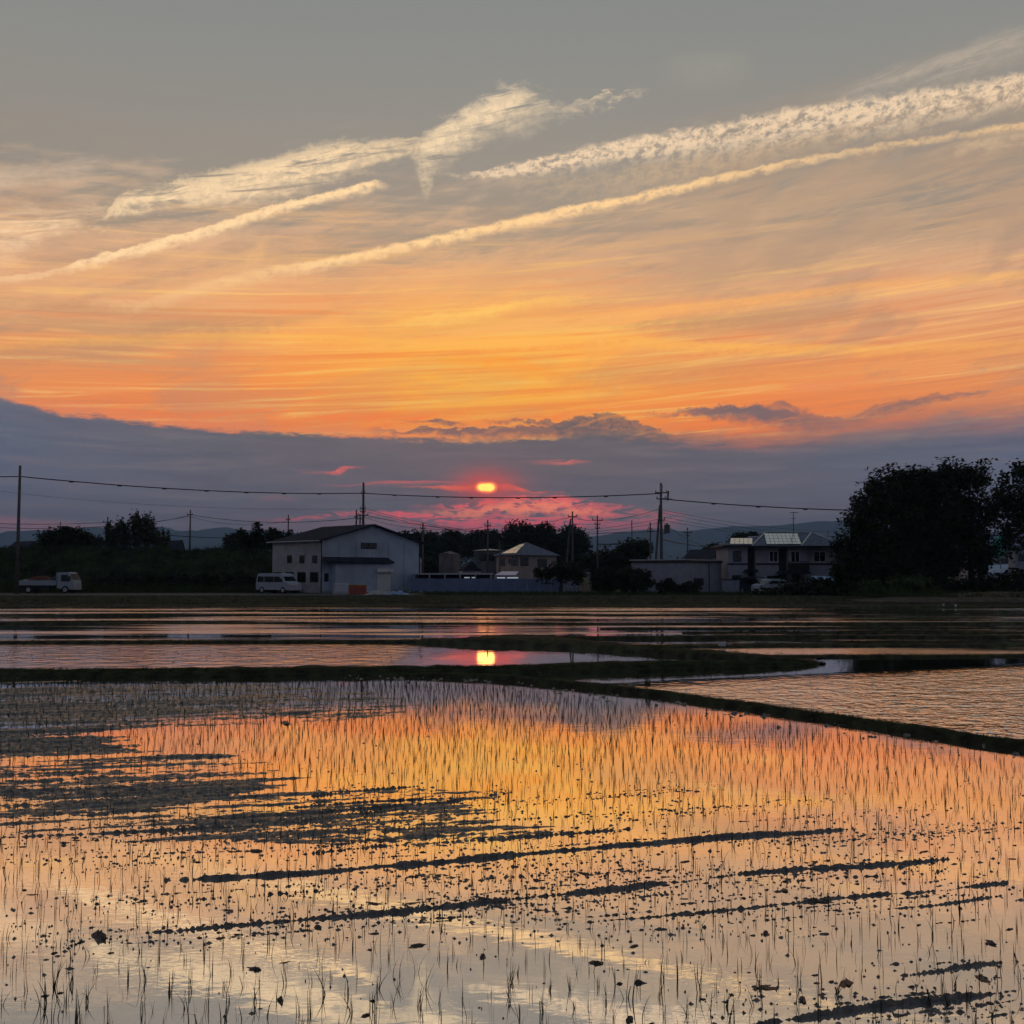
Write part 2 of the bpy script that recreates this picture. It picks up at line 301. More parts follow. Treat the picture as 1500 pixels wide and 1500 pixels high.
def bgs(c):
    n = NT.nodes.new("ShaderNodeBackground"); n.inputs[1].default_value = 1.28
    if isinstance(c, tuple): n.inputs[0].default_value = c; return n.outputs[0]
    q = NT.nodes.new("ShaderNodeGroup"); q.node_tree = c
    for i, v in enumerate((U0, V0, AW)): NT.links.new(v, q.inputs[i])
    NT.links.new(q.outputs[0], n.inputs[0]); return n.outputs[0]
def pick(sock, limit, low, high):       # hard switch: below the limit -> low, above -> high
    n = NT.nodes.new("ShaderNodeMixShader"); g._in(n.inputs[0], g.m("GREATER_THAN", sock, float(limit)))
    g._in(n.inputs[1], low); g._in(n.inputs[2], high); return n.outputs[0]
US = [-1000, 1000]; VS = [-20, 235, 400, 800]
cid = 0
cols = []
for i in range(len(US) - 1):
    rows = []
    for j in range(len(VS) - 1):
        cid += 1; rows.append(bgs(sky_cell(cid, US[i], US[i + 1], VS[j], VS[j + 1], 2)))
    def tree(a, b):
        if b - a == 1: return rows[a]
        mid = (a + b) // 2
        return pick(V0, VS[mid], tree(a, mid), tree(mid, b))
    cols.append(tree(0, len(rows)))
def treeu(a, b):
    if b - a == 1: return cols[a]
    mid = (a + b) // 2
    return pick(U0, US[mid], treeu(a, mid), treeu(mid, b))
window = treeu(0, len(cols))
outside = bgs(sky_cell(90, 0, 0, 0, 0, 1))
mid = pick(g.m("ABSOLUTE", U0), 1000, window, outside)
top = bgs(sky_cell(91, 0, 0, 0, 0, 0))
sky = pick(V0, VS[-1], pick(V0, VS[0], bgs(lin(60, 58, 60)), mid), top)
wo = NT.nodes.new("ShaderNodeOutputWorld"); NT.links.new(sky, wo.inputs[0])
W.cycles.sampling_method = "MANUAL"; W.cycles.sample_map_resolution = 256

# the sun lamp agrees with the veiled disc in the sky
sl = bpy.data.lights.new("sun", "SUN"); sl.energy = 0.0008; sl.angle = R(1.0); sl.color = (1, 0.42, 0.12)
so = bpy.data.objects.new("sun", sl); scene.collection.objects.link(so)
so.rotation_euler = (R(90) - SUN_EL, 0, math.pi - SUN_AZ)
vs = scene.view_settings; vs.view_transform = "Standard"; vs.look = "None"; vs.exposure = 0; vs.gamma = 1; vs.use_curve_mapping = False
cy = scene.cycles
cy.max_bounces = 6; cy.diffuse_bounces = 2; cy.glossy_bounces = 4; cy.transparent_max_bounces = 8
cy.use_denoising = True; cy.use_adaptive_sampling = True; cy.adaptive_threshold = 0.02; cy.adaptive_min_samples = 10; cy.sample_clamp_indirect = 4

# ------------------------------------------------------------------ helpers
COL = scene.collection
def pm(name, c, rough=0.8, scale=3.0, var=0.25, bump=0.0, bscale=None, metallic=0.0, c2=None, spec=0.3, wave=None, stretch=(1, 1, 1), detail=5):
    m = bpy.data.materials.new(name); m.use_nodes = True; nt = m.node_tree; k = G(nt)
    b = nt.nodes["Principled BSDF"]; t = nt.nodes.new("ShaderNodeTexCoord")
    mp = nt.nodes.new("ShaderNodeMapping"); nt.links.new(t.outputs["Object"], mp.inputs[0]); mp.inputs[3].default_value = stretch
    n = k.noise(mp.outputs[0], scale, detail, 0.6)
    a = tuple(x * (1 - var) for x in c[:3]) + (1,); z = tuple(min(1, x * (1 + var)) for x in (c2 or c)[:3]) + (1,)
    nt.links.new(k.mix(k.ss(n, 0.32, 0.68), a, z), b.inputs["Base Color"])
    b.inputs["Roughness"].default_value = rough; b.inputs["Metallic"].default_value = metallic
    b.inputs["Specular IOR Level"].default_value = spec
    h = None
    if wave:
        w = nt.nodes.new("ShaderNodeTexWave"); w.bands_direction = wave[0]; w.inputs["Scale"].default_value = wave[1]
        nt.links.new(t.outputs["Object"], w.inputs[0]); h = w.outputs["Fac"]; bump = wave[2]
    elif bump: h = k.noise(mp.outputs[0], bscale or scale * 4, 4, 0.6)
    if h is not None:
        bn = nt.nodes.new("ShaderNodeBump"); bn.inputs["Strength"].default_value = 1; bn.inputs["Distance"].default_value = bump
        nt.links.new(h, bn.inputs["Height"]); nt.links.new(bn.outputs[0], b.inputs["Normal"])
    return m

class Mb:
    """collects faces in world metres (optionally in a turned frame) and links them as one object"""
    def __init__(s, O=(0, 0, 0), ang=0.0): s.v = []; s.f = []; s.O = O; s.c = math.cos(ang); s.s = math.sin(ang)
    def p(s, x, y, z):
        s.v.append((s.O[0] + x * s.c - y * s.s, s.O[1] + x * s.s + y * s.c, s.O[2] + z)); return len(s.v) - 1
    def face(s, *pts): s.f.append([s.p(*q) for q in pts]); return s
    def box(s, x0, x1, y0, y1, z0, z1):
        i = [s.p(x, y, z) for z in (z0, z1) for (x, y) in ((x0, y0), (x1, y0), (x1, y1), (x0, y1))]
        for q in ((3, 2, 1, 0), (4, 5, 6, 7), (0, 1, 5, 4), (1, 2, 6, 5), (2, 3, 7, 6), (3, 0, 4, 7)): s.f.append([i[k] for k in q])
        return s
    def prism(s, poly, z0, z1):            # polygon in x, y extruded in z
        n = len(poly); a = [s.p(x, y, z0) for x, y in poly]; b = [s.p(x, y, z1) for x, y in poly]
        s.f.append(a[::-1]); s.f.append(b)
        for k in range(n): s.f.append([a[k], a[(k + 1) % n], b[(k + 1) % n], b[k]])
        return s
    def prof(s, poly, y0, y1):             # profile in x, z extruded in y
        n = len(poly); a = [s.p(x, y0, z) for x, z in poly]; b = [s.p(x, y1, z) for x, z in poly]
        s.f.append(a); s.f.append(b[::-1])
        for k in range(n): s.f.append([a[(k + 1) % n], a[k], b[k], b[(k + 1) % n]])
        return s
    def tube(s, pts, r, n=6, r1=None):
        pts = [np.array(q, float) for q in pts]; m = len(pts); rings = []
        for k, q in enumerate(pts):
            d = pts[min(k + 1, m - 1)] - pts[max(k - 1, 0)]; d /= (np.linalg.norm(d) + 1e-9)
            u = np.cross(d, (0, 0, 1) if abs(d[2]) < 0.9 else (1, 0, 0)); u /= np.linalg.norm(u); w = np.cross(d, u)
            rr = r if r1 is None else r + (r1 - r) * k / (m - 1)
            rings.append([s.p(*(q + rr * (u * math.cos(2 * math.pi * j / n) + w * math.sin(2 * math.pi * j / n)))) for j in range(n)])
        for a, b in zip(rings[:-1], rings[1:]):
            for j in range(n): s.f.append([a[j], a[(j + 1) % n], b[(j + 1) % n], b[j]])
        s.f.append(rings[0][::-1]); s.f.append(rings[-1]); return s
    def build(s, name, mat, parent=None, smooth=False):
        o0 = (0, 0, 0)
        if parent is not None:
            q = parent; o0 = tuple(q.location)
            while q.parent is not None: q = q.parent; o0 = tuple(a + b for a, b in zip(o0, q.location))
        me = bpy.data.meshes.new(name)
        me.from_pydata([(a - o0[0], b - o0[1], c - o0[2]) for a, b, c in s.v], [], s.f)
        if smooth: me.polygons.foreach_set("use_smooth", [True] * len(me.polygons))
        me.materials.append(mat); me.update()
        o = bpy.data.objects.new(name, me); COL.objects.link(o)
        if parent is not None: o.parent = parent
        return o

def np_mesh(name, v, f, mat, parent=None, smooth=False, origin=(0, 0, 0)):
    v = np.asarray(v, np.float32) - np.asarray(origin, np.float32); f = np.asarray(f, np.int32); k = f.shape[1]
    me = bpy.data.meshes.new(name)
    me.vertices.add(len(v)); me.vertices.foreach_set("co", v.ravel())
    me.loops.add(f.size); me.loops.foreach_set("vertex_index", f.ravel())
    me.polygons.add(len(f)); me.polygons.foreach_set("loop_start", np.arange(0, f.size, k, dtype=np.int32))
    me.polygons.foreach_set("loop_total", np.full(len(f), k, np.int32))
    if smooth: me.polygons.foreach_set("use_smooth", np.ones(len(f), bool))
    me.materials.append(mat); me.update(calc_edges=True)
    o = bpy.data.objects.new(name, me); COL.objects.link(o)
    if parent is not None: o.parent = parent
    return o

def tag(o, label=None, cat=None, group=None, kind=None):
    if label: o["label"] = label
    if cat: o["category"] = cat
    if group: o["group"] = group
    if kind: o["kind"] = kind
    return o
def thing(name, label, cat, loc, group=None):
    o = bpy.data.objects.new(name, None); COL.objects.link(o); o.location = loc; o.empty_display_size = 0.2
    return tag(o, label, cat, group)

# value noise for terrain, in numpy
_perm = np.random.default_rng(3).random((256, 256))
def vn(x, y):
    xi = np.floor(x).astype(int); yi = np.floor(y).astype(int); fx = x - xi; fy = y - yi
    fx = fx * fx * (3 - 2 * fx); fy = fy * fy * (3 - 2 * fy)
    g00 = _perm[xi & 255, yi & 255]; g10 = _perm[(xi + 1) & 255, yi & 255]; g01 = _perm[xi & 255, (yi + 1) & 255]; g11 = _perm[(xi + 1) & 255, (yi + 1) & 255]
    return (g00 * (1 - fx) + g10 * fx) * (1 - fy) + (g01 * (1 - fx) + g11 * fx) * fy
def fbm(x, y, o=4, r=0.5):
    s = 0; a = 1; t = 0
    for k in range(o): s = s + a * vn(x * 2 ** k + 17.3 * k, y * 2 ** k + 9.1 * k); t += a; a *= r
    return s / t

# ------------------------------------------------------------------ materials
M = {}
M["mud"] = pm("wet_mud", (0.085, 0.070, 0.055), 0.30, 14, 0.6, 0.008, 45, spec=0.7)
M["soil"] = pm("bund_soil", (0.028, 0.024, 0.018), 0.95, 3, 0.4, 0.03, 9, c2=(0.035, 0.038, 0.018), spec=0.1)
M["ground"] = pm("field_ground", (0.026, 0.030, 0.016), 0.95, 0.5, 0.4, 0.04, 2, spec=0.1)
M["levee"] = pm("levee_turf", (0.028, 0.042, 0.018), 0.95, 0.3, 0.7, 0.2, 2, spec=0.05)
M["grass"] = pm("grass_blades", (0.040, 0.055, 0.018), 0.8, 4, 0.4, spec=0.1)
M["drygrass"] = pm("dull_grass", (0.075, 0.070, 0.030), 0.85, 3, 0.4, spec=0.1)
M["dullgreen"] = pm("field_grass_blades", (0.034, 0.046, 0.020), 0.85, 0.4, 0.6, spec=0.1)
M["rice"] = pm("rice_blades", (0.022, 0.028, 0.012), 0.6, 5, 0.4, spec=0.25)
M["asphalt"] = pm("asphalt", (0.05, 0.05, 0.052), 0.9, 6, 0.2)
M["leaf"] = pm("dark_foliage", (0.022, 0.032, 0.014), 0.8, 1.2, 0.5, spec=0.1)
M["leaf2"] = pm("green_foliage", (0.045, 0.070, 0.025), 0.8, 1.2, 0.5, spec=0.1)
M["leaf3"] = pm("bamboo_foliage", (0.045, 0.055, 0.028), 0.8, 1.2, 0.5, spec=0.1)
M["bark"] = pm("bark", (0.04, 0.032, 0.025), 0.9, 6, 0.4)
M["mountain"] = pm("forested_hills", (0.03, 0.045, 0.03), 1.0, 0.01, 0.4, spec=0)

def water_mat(name, waves, rough=0.02, where=None):
    """silty paddy water; waves: list of (wavelength x, wavelength y, height)"""
    m = bpy.data.materials.new(name); m.use_nodes = True; nt = m.node_tree; k = G(nt); nt.nodes.clear()
    t = nt.nodes.new("ShaderNodeTexCoord"); sp = nt.nodes.new("ShaderNodeSeparateXYZ"); nt.links.new(t.outputs["Object"], sp.inputs[0])
    h = None
    for i, (lx, ly, a, mask) in enumerate(waves):
        n = k.mul(k.noise(k.vec(k.mul(sp.outputs[0], 1 / lx), k.mul(sp.outputs[1], 1 / ly), 3.0 * i), 1, 2, 0.5, 0.4), a)
        if mask: n = k.mul(n, k.ss(k.noise(k.vec(k.mul(sp.outputs[0], 1 / mask[0]), k.mul(sp.outputs[1], 1 / mask[1]), 7.7 + i), 1, 2, 0.5), 0.42, 0.60))
        h = n if h is None else k.add(h, n)
    wm = where(k, sp.outputs[0], sp.outputs[1]) if where else None
    if where: h = k.mul(h, wm)
    bn = nt.nodes.new("ShaderNodeBump"); bn.inputs["Strength"].default_value = 1; bn.inputs["Distance"].default_value = 1
    nt.links.new(h, bn.inputs["Height"])
    gl = nt.nodes.new("ShaderNodeBsdfGlossy"); gl.inputs["Roughness"].default_value = rough; gl.inputs["Color"].default_value = (0.97, 0.97, 0.97, 1)
    nt.links.new(bn.outputs[0], gl.inputs["Normal"])
    if where: nt.links.new(k.add(k.mul(wm, rough - 0.02), 0.02), gl.inputs["Roughness"])
    df = nt.nodes.new("ShaderNodeBsdfDiffuse")
    nt.links.new(k.mix(k.noise(k.vec(k.mul(sp.outputs[0], .9), k.mul(sp.outputs[1], 1.3), 1.0), 1, 4, .6), (0.09, 0.075, 0.055, 1), (0.15, 0.13, 0.10, 1)), df.inputs[0])
    fr = nt.nodes.new("ShaderNodeFresnel"); fr.inputs[0].default_value = 1.33
    mx = nt.nodes.new("ShaderNodeMixShader"); nt.links.new(k.ss(fr.outputs[0], 0.02, 0.35, 0.80, 0.97, "LINEAR"), mx.inputs[0])
    nt.links.new(df.outputs[0], mx.inputs[1]); nt.links.new(gl.outputs[0], mx.inputs[2])
    o = nt.nodes.new("ShaderNodeOutputMaterial"); nt.links.new(mx.outputs[0], o.inputs[0]); return m
M["water_near"] = water_mat("calm_paddy_water", [(0.35, 0.16, 0.00045, None), (0.10, 0.06, 0.00014, None), (0.08, 0.05, 0.0004, (1.6, 0.9))])
M["water_ripple"] = water_mat("rippled_paddy_water", [(0.34, 0.34, 0.060, None), (0.36, 0.34, 0.045, (3.0, 1.6)), (0.14, 0.15, 0.034, None)], 0.14, lambda k, x, y: k.ss(k.sub(y, k.mul(x, 0.42)), 0, 1) if False else k.ss(k.sub(y, k.mul(x, 0.42)), 18.2, 19.8, 1.0, 0.02))
M["water_mid"] = water_mat("breeze_paddy_water", [(0.6, 0.5, 0.024, None), (0.4, 0.3, 0.004, None)], 0.13, lambda k, x, y: k.ss(x, -3.3, -2.1, 1.0, 0.05))
M["water_far"] = water_mat("far_paddy_water", [(0.8, 0.9, 0.012, None)], 0.20, lambda k, x, y: k.ss(k.noise(k.vec(k.mul(x, 1 / 16), k.mul(y, 1 / 2.6), 4.0), 1, 3, .6), .44, .58, .12, 1.0))

# ------------------------------------------------------------------ ground, water, hills
def strip_sheet(name, ys, zs, mat, x0=-400, x1=400):
    v = []; f = []
    for y, z in zip(ys, zs): v += [(x0, y, z), (x1, y, z)]
    for k in range(len(ys) - 1): f.append((2 * k, 2 * k + 1, 2 * k + 3, 2 * k + 2))
    return np_mesh(name, v, f, mat)
gr = strip_sheet("ground", [-300, 63.5, 66.5, 120, 400, 2000, 14000], [-.35, -.35, .08, .10, .10, .1, .1], M["ground"], -9000, 9000); tag(gr, kind="structure")

def bund(pts, mat, name="paddy_bund", step=0.15, seed=0):
    """pts: (x px, y px of the foot facing us, top width m, height m); a ragged earth bank along the line"""
    q = [gnd(x, y) + (w, h) for x, y, w, h in pts]; out = []
    for a, b in zip(q[:-1], q[1:]):
        L = math.hypot(b[0] - a[0], b[1] - a[1]); n = max(2, int(L / step / (1 + a[1] / 40)))
        for k in range(n): t = k / n; out.append([a[i] + (b[i] - a[i]) * t for i in range(4)])
    out.append(list(q[-1])); A = np.array(out)
    d = np.gradient(A[:, :2], axis=0); d /= np.linalg.norm(d, axis=1)[:, None] + 1e-9
    nrm = np.stack([-d[:, 1], d[:, 0]], 1)                     # away from the camera when the line runs left to right
    s = np.cumsum(np.r_[0, np.linalg.norm(np.diff(A[:, :2], axis=0), axis=1)])
    w = A[:, 2]; h = A[:, 3]
    j = lambda f, o, a: (fbm(s * f + o, s * 0 + seed + .5, 4, .65) - 0.5) * a
    prof = [(-0.05, -0.15, 0), (0.0, 0.0, .5), (0.10, 0.75, 1), (0.30, 1.0, 1), (0.7, 1.0, 1), (0.92, 0.7, 1), (1.05, -0.2, .5)]
    V = []; n = len(A)
    for i, (a, b, jj) in enumerate(prof):
        off = a * w + j(1.7, i * 3, 0.10) * jj * (1 if i > 1 else 1.4); z = b * h * (1 + j(1.1, 40 + i, 0.9) * jj + j(6, 60 + i, .5) * jj)
        V.append(np.c_[A[:, 0] + nrm[:, 0] * off, A[:, 1] + nrm[:, 1] * off, z])
    V = np.concatenate(V); f = []
    for i in range(len(prof) - 1):
        a = np.arange(n - 1) + i * n; f.append(np.c_[a, a + 1, a + 1 + n, a + n])
    o = np_mesh(name, V, np.concatenate(f), mat, smooth=True); tag(o, kind="structure")
    return A, nrm, s

def tufts(name, roots, hgt, mat, label=None, blades=5, spread=0.06, lean=0.5, width=0.006, seg=2, kind="stuff", parent=None):
    """blades of grass at the given root points (n, 3); hgt scalar or (n,)"""
    r = np.asarray(roots, float); n = len(r); hgt = np.broadcast_to(np.asarray(hgt, float), (n,))
    base = np.repeat(r, blades, 0); hh = np.repeat(hgt, blades) * rng.uniform(0.5, 1.15, n * blades)
    th = rng.uniform(0, 2 * np.pi, n * blades); le = np.abs(rng.normal(0, lean, n * blades))
    base[:, 0] += rng.normal(0, spread, n * blades); base[:, 1] += rng.normal(0, spread, n * blades)
    wd = np.stack([np.cos(th + 1.57), np.sin(th + 1.57)], 1) * 0; ph = rng.uniform(0, np.pi, n * blades)
    wd = np.stack([np.cos(ph), np.sin(ph) * 0.5], 1)
    W_ = np.broadcast_to(np.asarray(width, float), (n,)).repeat(blades) * rng.uniform(.6, 1.3, n * blades)
    V = []
    for k in range(seg + 1):
        t = k / seg; c = base.copy()
        c[:, 0] += np.cos(th) * le * hh * t ** 2; c[:, 1] += np.sin(th) * le * hh * t ** 2; c[:, 2] += hh * t * (1 - 0.25 * le * t)
        ww = (W_ * (1 - t * 0.85))[:, None] * wd
        a = c.copy(); a[:, :2] += ww; b = c.copy(); b[:, :2] -= ww; V += [a, b]
    N = n * blades; V = np.stack(V, 1).reshape(-1, 3)      # per blade: seg+1 pairs
    f = []
    st = np.arange(N) * 2 * (seg + 1)
    for k in range(seg): f.append(np.c_[st + 2 * k, st + 2 * k + 1, st + 2 * k + 3, st + 2 * k + 2])
    o = np_mesh(name, V, np.concatenate(f), mat, parent)
    if kind: tag(o, label, kind=kind)
    return o

def along(A, nrm, n, t0=0.0, t1=1.0, z=0.9):
    i = rng.uniform(0, len(A) - 1.001, n); k = i.astype(int); fr = (i - k)[:, None]
    P = A[k] * (1 - fr) + A[k + 1] * fr; N = nrm[k]; t = rng.uniform(t0, t1, n)
    return np.c_[P[:, 0] + N[:, 0] * t * P[:, 2], P[:, 1] + N[:, 1] * t * P[:, 2], P[:, 3] * z]

bunds = {
 "A": [(-120, 994, 1.0, .13), (300, 992, 1.0, .13), (600, 988, .9, .13), (740, 989, .9, .15), (900, 985, 1.1, .17), (1000, 982, .9, .17), (1100, 979, .6, .14), (1165, 977, .35, .09), (1196, 976, .12, .02)],
 "B": [(560, 991, .4, .05), (640, 993, .45, .08), (735, 997, .42, .09), (850, 1008, .36, .085), (950, 1019, .32, .085), (1080, 1037, .30, .085), (1200, 1054, .28, .085), (1350, 1077, .27, .085), (1500, 1099, .27, .085), (1640, 1121, .27, .085)],
 "C": [(-120, 944, .6, .08), (300, 943, .6, .08), (550, 943, .6, .08), (640, 944, 1.4, .13), (700, 946, 3.2, .20), (760, 947, 3.0, .20), (850, 951, 1.6, .16), (950, 958, .9, .15), (1050, 966, .9, .16), (1150, 971, .6, .10), (1200, 974, .4, .04)],
 "N": [(-200, 896, .25, .05), (600, 896, .3, .06), (1640, 897, .3, .05)],
 "P": [(880, 922, .3, .05), (1200, 921, .4, .06), (1640, 922, .4, .06)],
 "Q": [(1000, 928, .3, .05), (1250, 929, .4, .06), (1640, 928, .4, .05)],
 "D": [(1060, 964, .4, .05), (1300, 963, .4, .05), (1640, 962, .4, .05)],
 "E": [(690, 937, .5, .08), (900, 937, .6, .10), (1200, 936, .6, .11), (1640, 936, .6, .11)],
 "F": [(-200, 915, .5, .06), (400, 914, .5, .06), (900, 915, .5, .06), (1640, 914, .6, .08)],
 "G": [(-200, 903, .5, .06), (700, 902, .5, .06), (1640, 903, .6, .07)],
 "H": [(-200, 890.5, .8, .08), (700, 890, .8, .08), (1640, 891, 1.0, .10)],
 "K": [(900, 950.5, .7, .07), (1150, 949, 1.0, .08), (1640, 948, 1.0, .08)]}
BD = {k: bund(v, M["soil"], seed=i * 5) for i, (k, v) in enumerate(bunds.items())}

def sheet(name, pix, mat, z=0.0):
    v = [gnd(x, y) + (z,) for x, y in pix]; me = bpy.data.meshes.new(name); me.from_pydata(v, [], [list(range(len(v)))]); me.materials.append(mat)
    o = bpy.data.objects.new(name, me); COL.objects.link(o); return tag(o, kind="structure")
sheet("paddy_water", [(-900, 2600), (2400, 2600), (1640, 1120), (1500, 1098), (1200, 1053), (950, 1018), (735, 994), (560, 986), (-300, 990)], M["water_near"])
sheet("paddy_water", [(735, 993.5), (950, 1017.5), (1200, 1052.5), (1500, 1097.5), (1640, 1119.5), (1900, 1119), (1900, 961), (1200, 961), (1190, 972), (1000, 980), (740, 985)], M["water_ripple"])
sheet("paddy_water", [(-300, 989.5), (560, 985.5), (735, 984.5), (1000, 979.5), (1190, 971.5), (1199, 968), (1000, 958), (800, 945), (640, 941), (-300, 940.5)], M["water_mid"])
sheet("paddy_water", [(-300, 940), (640, 940.5), (1000, 957.5), (1199, 967), (1220, 960.5), (1900, 960.5), (1900, 912.5), (-300, 912.5)], M["water_far"])
sheet("paddy_water", [(-500, 912), (1900, 912), (1900, 889), (-500, 889)], M["water_far"])

# grass on the bunds
pts = np.concatenate([along(*BD["A"][:2], 5200, .0, .75), along(*BD["A"][:2], 1500, -.05, .1, .3)])
tufts("bund_grass", pts, rng.uniform(.05, .15, len(pts)) * .42, M["grass"], "short grass along the dark bund behind the foreground paddy", 4, .05, .5, .006)
pts = along(*BD["B"][:2], 3200, .0, .9)
tufts("bund_grass", pts, rng.uniform(.02, .055, len(pts)), M["grass"], "sparse short grass on the diagonal bund at the right", 4, .03, .6, .003)
pts = np.concatenate([along(*BD[k][:2], n, .0, 1) for k, n in (("C", 3000), ("N", 900), ("P", 600), ("Q", 600), ("D", 700), ("E", 1100), ("F", 900), ("G", 900), ("H", 1300), ("K", 1500))])
tufts("bund_grass", pts, rng.uniform(.015, .045, len(pts)), M["drygrass"], "dull grass on the far paddy bunds", 4, .12, .5, .010)
# single taller weeds on the bunds
wr = [gnd(948, 1014) + (.10,), gnd(842, 993) + (.12,), gnd(1245, 1046) + (.1,), gnd(1036, 1028) + (.1,)]
for i, q in enumerate(wr[:2]):
    o = tufts("bund_weed", [(0, 0, 0)] * 3, .24, M["grass"], None, 6, .02, .3, .012, kind=None); o.location = q
    tag(o, ["tall dark weed standing on the diagonal bund at the right field's corner", "small upright weed on the bund near the middle of the picture"][i], "weed")

# ------------------------------------------------------------------ near paddy: mud, seedlings, clods
YN, YF = 4.2, 22.2
nx, ny = 1000, 900
ty = np.linspace(0, 1, ny); Yv = YN * (YF / YN) ** ty; tx = np.linspace(-0.56, 0.56, nx)
X = Yv[:, None] * tx[None, :]; Y = np.repeat(Yv[:, None], nx, 1)
PX = 750 + 1500 * X / Y; PY = 838 + 1500 * H / Y                  # approx pixel of each point, used only to lay the mud out as seen
ar = R(13); Pm = X * math.cos(ar) + Y * math.sin(ar); Qm = Y * math.cos(ar) - X * math.sin(ar)
h = np.full(X.shape, -0.05)
crumb = fbm(Pm * 6, Qm * 15, 5, .68); fine = fbm(Pm * 18 + 5, Qm * 34 + 9, 3, .65); broad = fbm(Pm * .5, Qm * 2.2, 3, .5)
ridges = [  # (half width m, strength, pixel points) each a long ridge of mud thrown up by the tractor's wheels
 (.045, 1.0, [(-40, 1229), (200, 1218), (380, 1210), (560, 1190), (770, 1158)]), (.07, 1.05, [(200, 1292), (340, 1286), (480, 1277), (620, 1266), (760, 1253), (900, 1240), (1000, 1231), (1130, 1222), (1290, 1211)]),
 (.040, 1.0, [(150, 1371), (300, 1360), (440, 1348), (600, 1335), (750, 1319), (900, 1303), (1100, 1279), (1250, 1269), (1430, 1256)]), (.042, .95, [(780, 1358), (900, 1350), (1040, 1336), (1200, 1318), (1350, 1306), (1520, 1288)]),
 (.036, .85, [(1060, 1352), (1200, 1341), (1350, 1327), (1520, 1305)]), (.03, .95, [(1250, 1437), (1330, 1428), (1400, 1417), (1530, 1400)]), (.04, 1.05, [(1040, 1508), (1180, 1494), (1300, 1477), (1420, 1459), (1540, 1441)]),
 (.022, .8, [(1290, 1499), (1420, 1481), (1540, 1463)]), (.016, .8, [(640, 1327), (760, 1317), (880, 1304)]), (.026, .85, [(60, 1260), (250, 1250), (400, 1246), (520, 1236), (640, 1231)]), (.036, .95, [(430, 1252), (600, 1238), (760, 1228), (960, 1211)]),
 (.04, 1.0, [(400, 1172), (520, 1160), (640, 1150)]), (.06, 1.0, [(180, 1212), (300, 1201), (500, 1188), (690, 1174)]), (.05, .9, [(390, 1184), (600, 1172), (780, 1164)]), (.030, .95, [(950, 1172), (1014, 1169)]), (.02, .8, [(690, 1205), (850, 1196), (1010, 1189)]),
 (.014, .9, [(60, 1386), (132, 1378)]), (.016, .85, [(560, 1292), (750, 1286), (960, 1270)]), (.016, .85, [(640, 1278), (760, 1270), (940, 1259)]), (.016, .8, [(720, 1339), (850, 1331), (930, 1323)]), (.012, .8, [(430, 1360), (600, 1349), (760, 1338)]),
 (.018, .8, [(-20, 1264), (110, 1258), (230, 1252)]), (.016, .8, [(1000, 1300), (1180, 1290), (1380, 1275)]), (.014, .8, [(850, 1370), (980, 1362), (1150, 1352)]), (.014, .8, [(700, 1296), (860, 1286), (1000, 1272)]), (.02, .8, [(300, 1232), (480, 1222), (700, 1206)])]
r2_ = random.Random(5)
for k in range(26):                       # many thin broken lines between the main ridges
    x0 = r2_.uniform(-20, 1150); L_ = r2_.uniform(160, 420); y0 = 1378 - .09 * x0 - r2_.uniform(-20, 170); y1 = y0 - L_ * r2_.uniform(.06, .09)
    ridges.append((r2_.uniform(.008, .015), r2_.uniform(.72, .86), [(x0, y0), (x0 + L_ * .5, (y0 + y1) / 2), (x0 + L_, y1)]))
wob_g = (fbm(Pm * 1.1, Qm * .4, 3) - .5) * .10 + (fbm(Pm * 7, Qm * 3 + 50, 3, .6) - .5) * .035
n_len = fbm(Pm * 1.3 + 70, Qm * 8 + 3, 5, .68); n_len2 = fbm(Pm * 1.9 + 7, Qm * 14 + 33, 5, .70); n_rag = fbm(Pm * 30 + 3, Qm * 40 + 8, 3, .6)
for i, (w, st, pl) in enumerate(ridges):
    G_ = [np.array(gnd(*p)) for p in pl]
    for k, (a, b) in enumerate(zip(G_[:-1], G_[1:])):
        L = np.linalg.norm(b - a); d = (b - a) / L; t = (X - a[0]) * d[0] + (Y - a[1]) * d[1]; q = (X - a[0]) * -d[1] + (Y - a[1]) * d[0]
        e0, e1 = k == 0, k == len(G_) - 2
        I = np.nonzero((np.abs(q) < .6) & (t > (-.4 if e0 else 0)) & (t < L + (.4 if e1 else 0))); t_, q_ = t[I], q[I] - wob_g[I]; fn, rg = fine[I], n_rag[I]
        e = np.ones_like(t_)
        if e0: e = np.minimum(e, np.clip(t_ / .5 + .3 + (fn - .5) * 1.5, 0, 1))
        if e1: e = np.minimum(e, np.clip((L - t_) / .5 + .3 + (fn - .5) * 1.5, 0, 1))
        ww = w * (.15 + .34 * n_len[I] + .30 * fn)
        H_ = np.exp(-np.abs(q_ / ww) ** 1.6) * e * st * np.clip(.42 + 1.15 * n_len[I], .3, 1.05) * (.80 + .4 * rg) * .074
        lips = np.zeros_like(H_)
        for off, ph in ((2.3, 0), (-2.6, .13), (4.6, -.07), (-5.2, .05), (7.5, .1), (-8.5, -.1)):
            o_ = w * off * .7 + .012 * off; gate = np.clip((n_len2[I] + ph * np.sin(t_ * 2 + i) - .455 - .008 * abs(off)) * 8, 0, 1)
            lips = np.maximum(lips, np.exp(-((q_ - o_ - (fn - .5) * .02) / (.004 + .012 * rg + .0006 * Y[I])) ** 2) * gate * (.042 + .026 * rg) * e)
        h[I] = np.maximum(h[I], -.05 + np.maximum(H_, lips))
def blob(cx, cy, rx, ry): return np.clip(1.25 - np.sqrt(((PX - cx) / rx) ** 2 + ((PY - cy) / ry) ** 2), 0, 1)
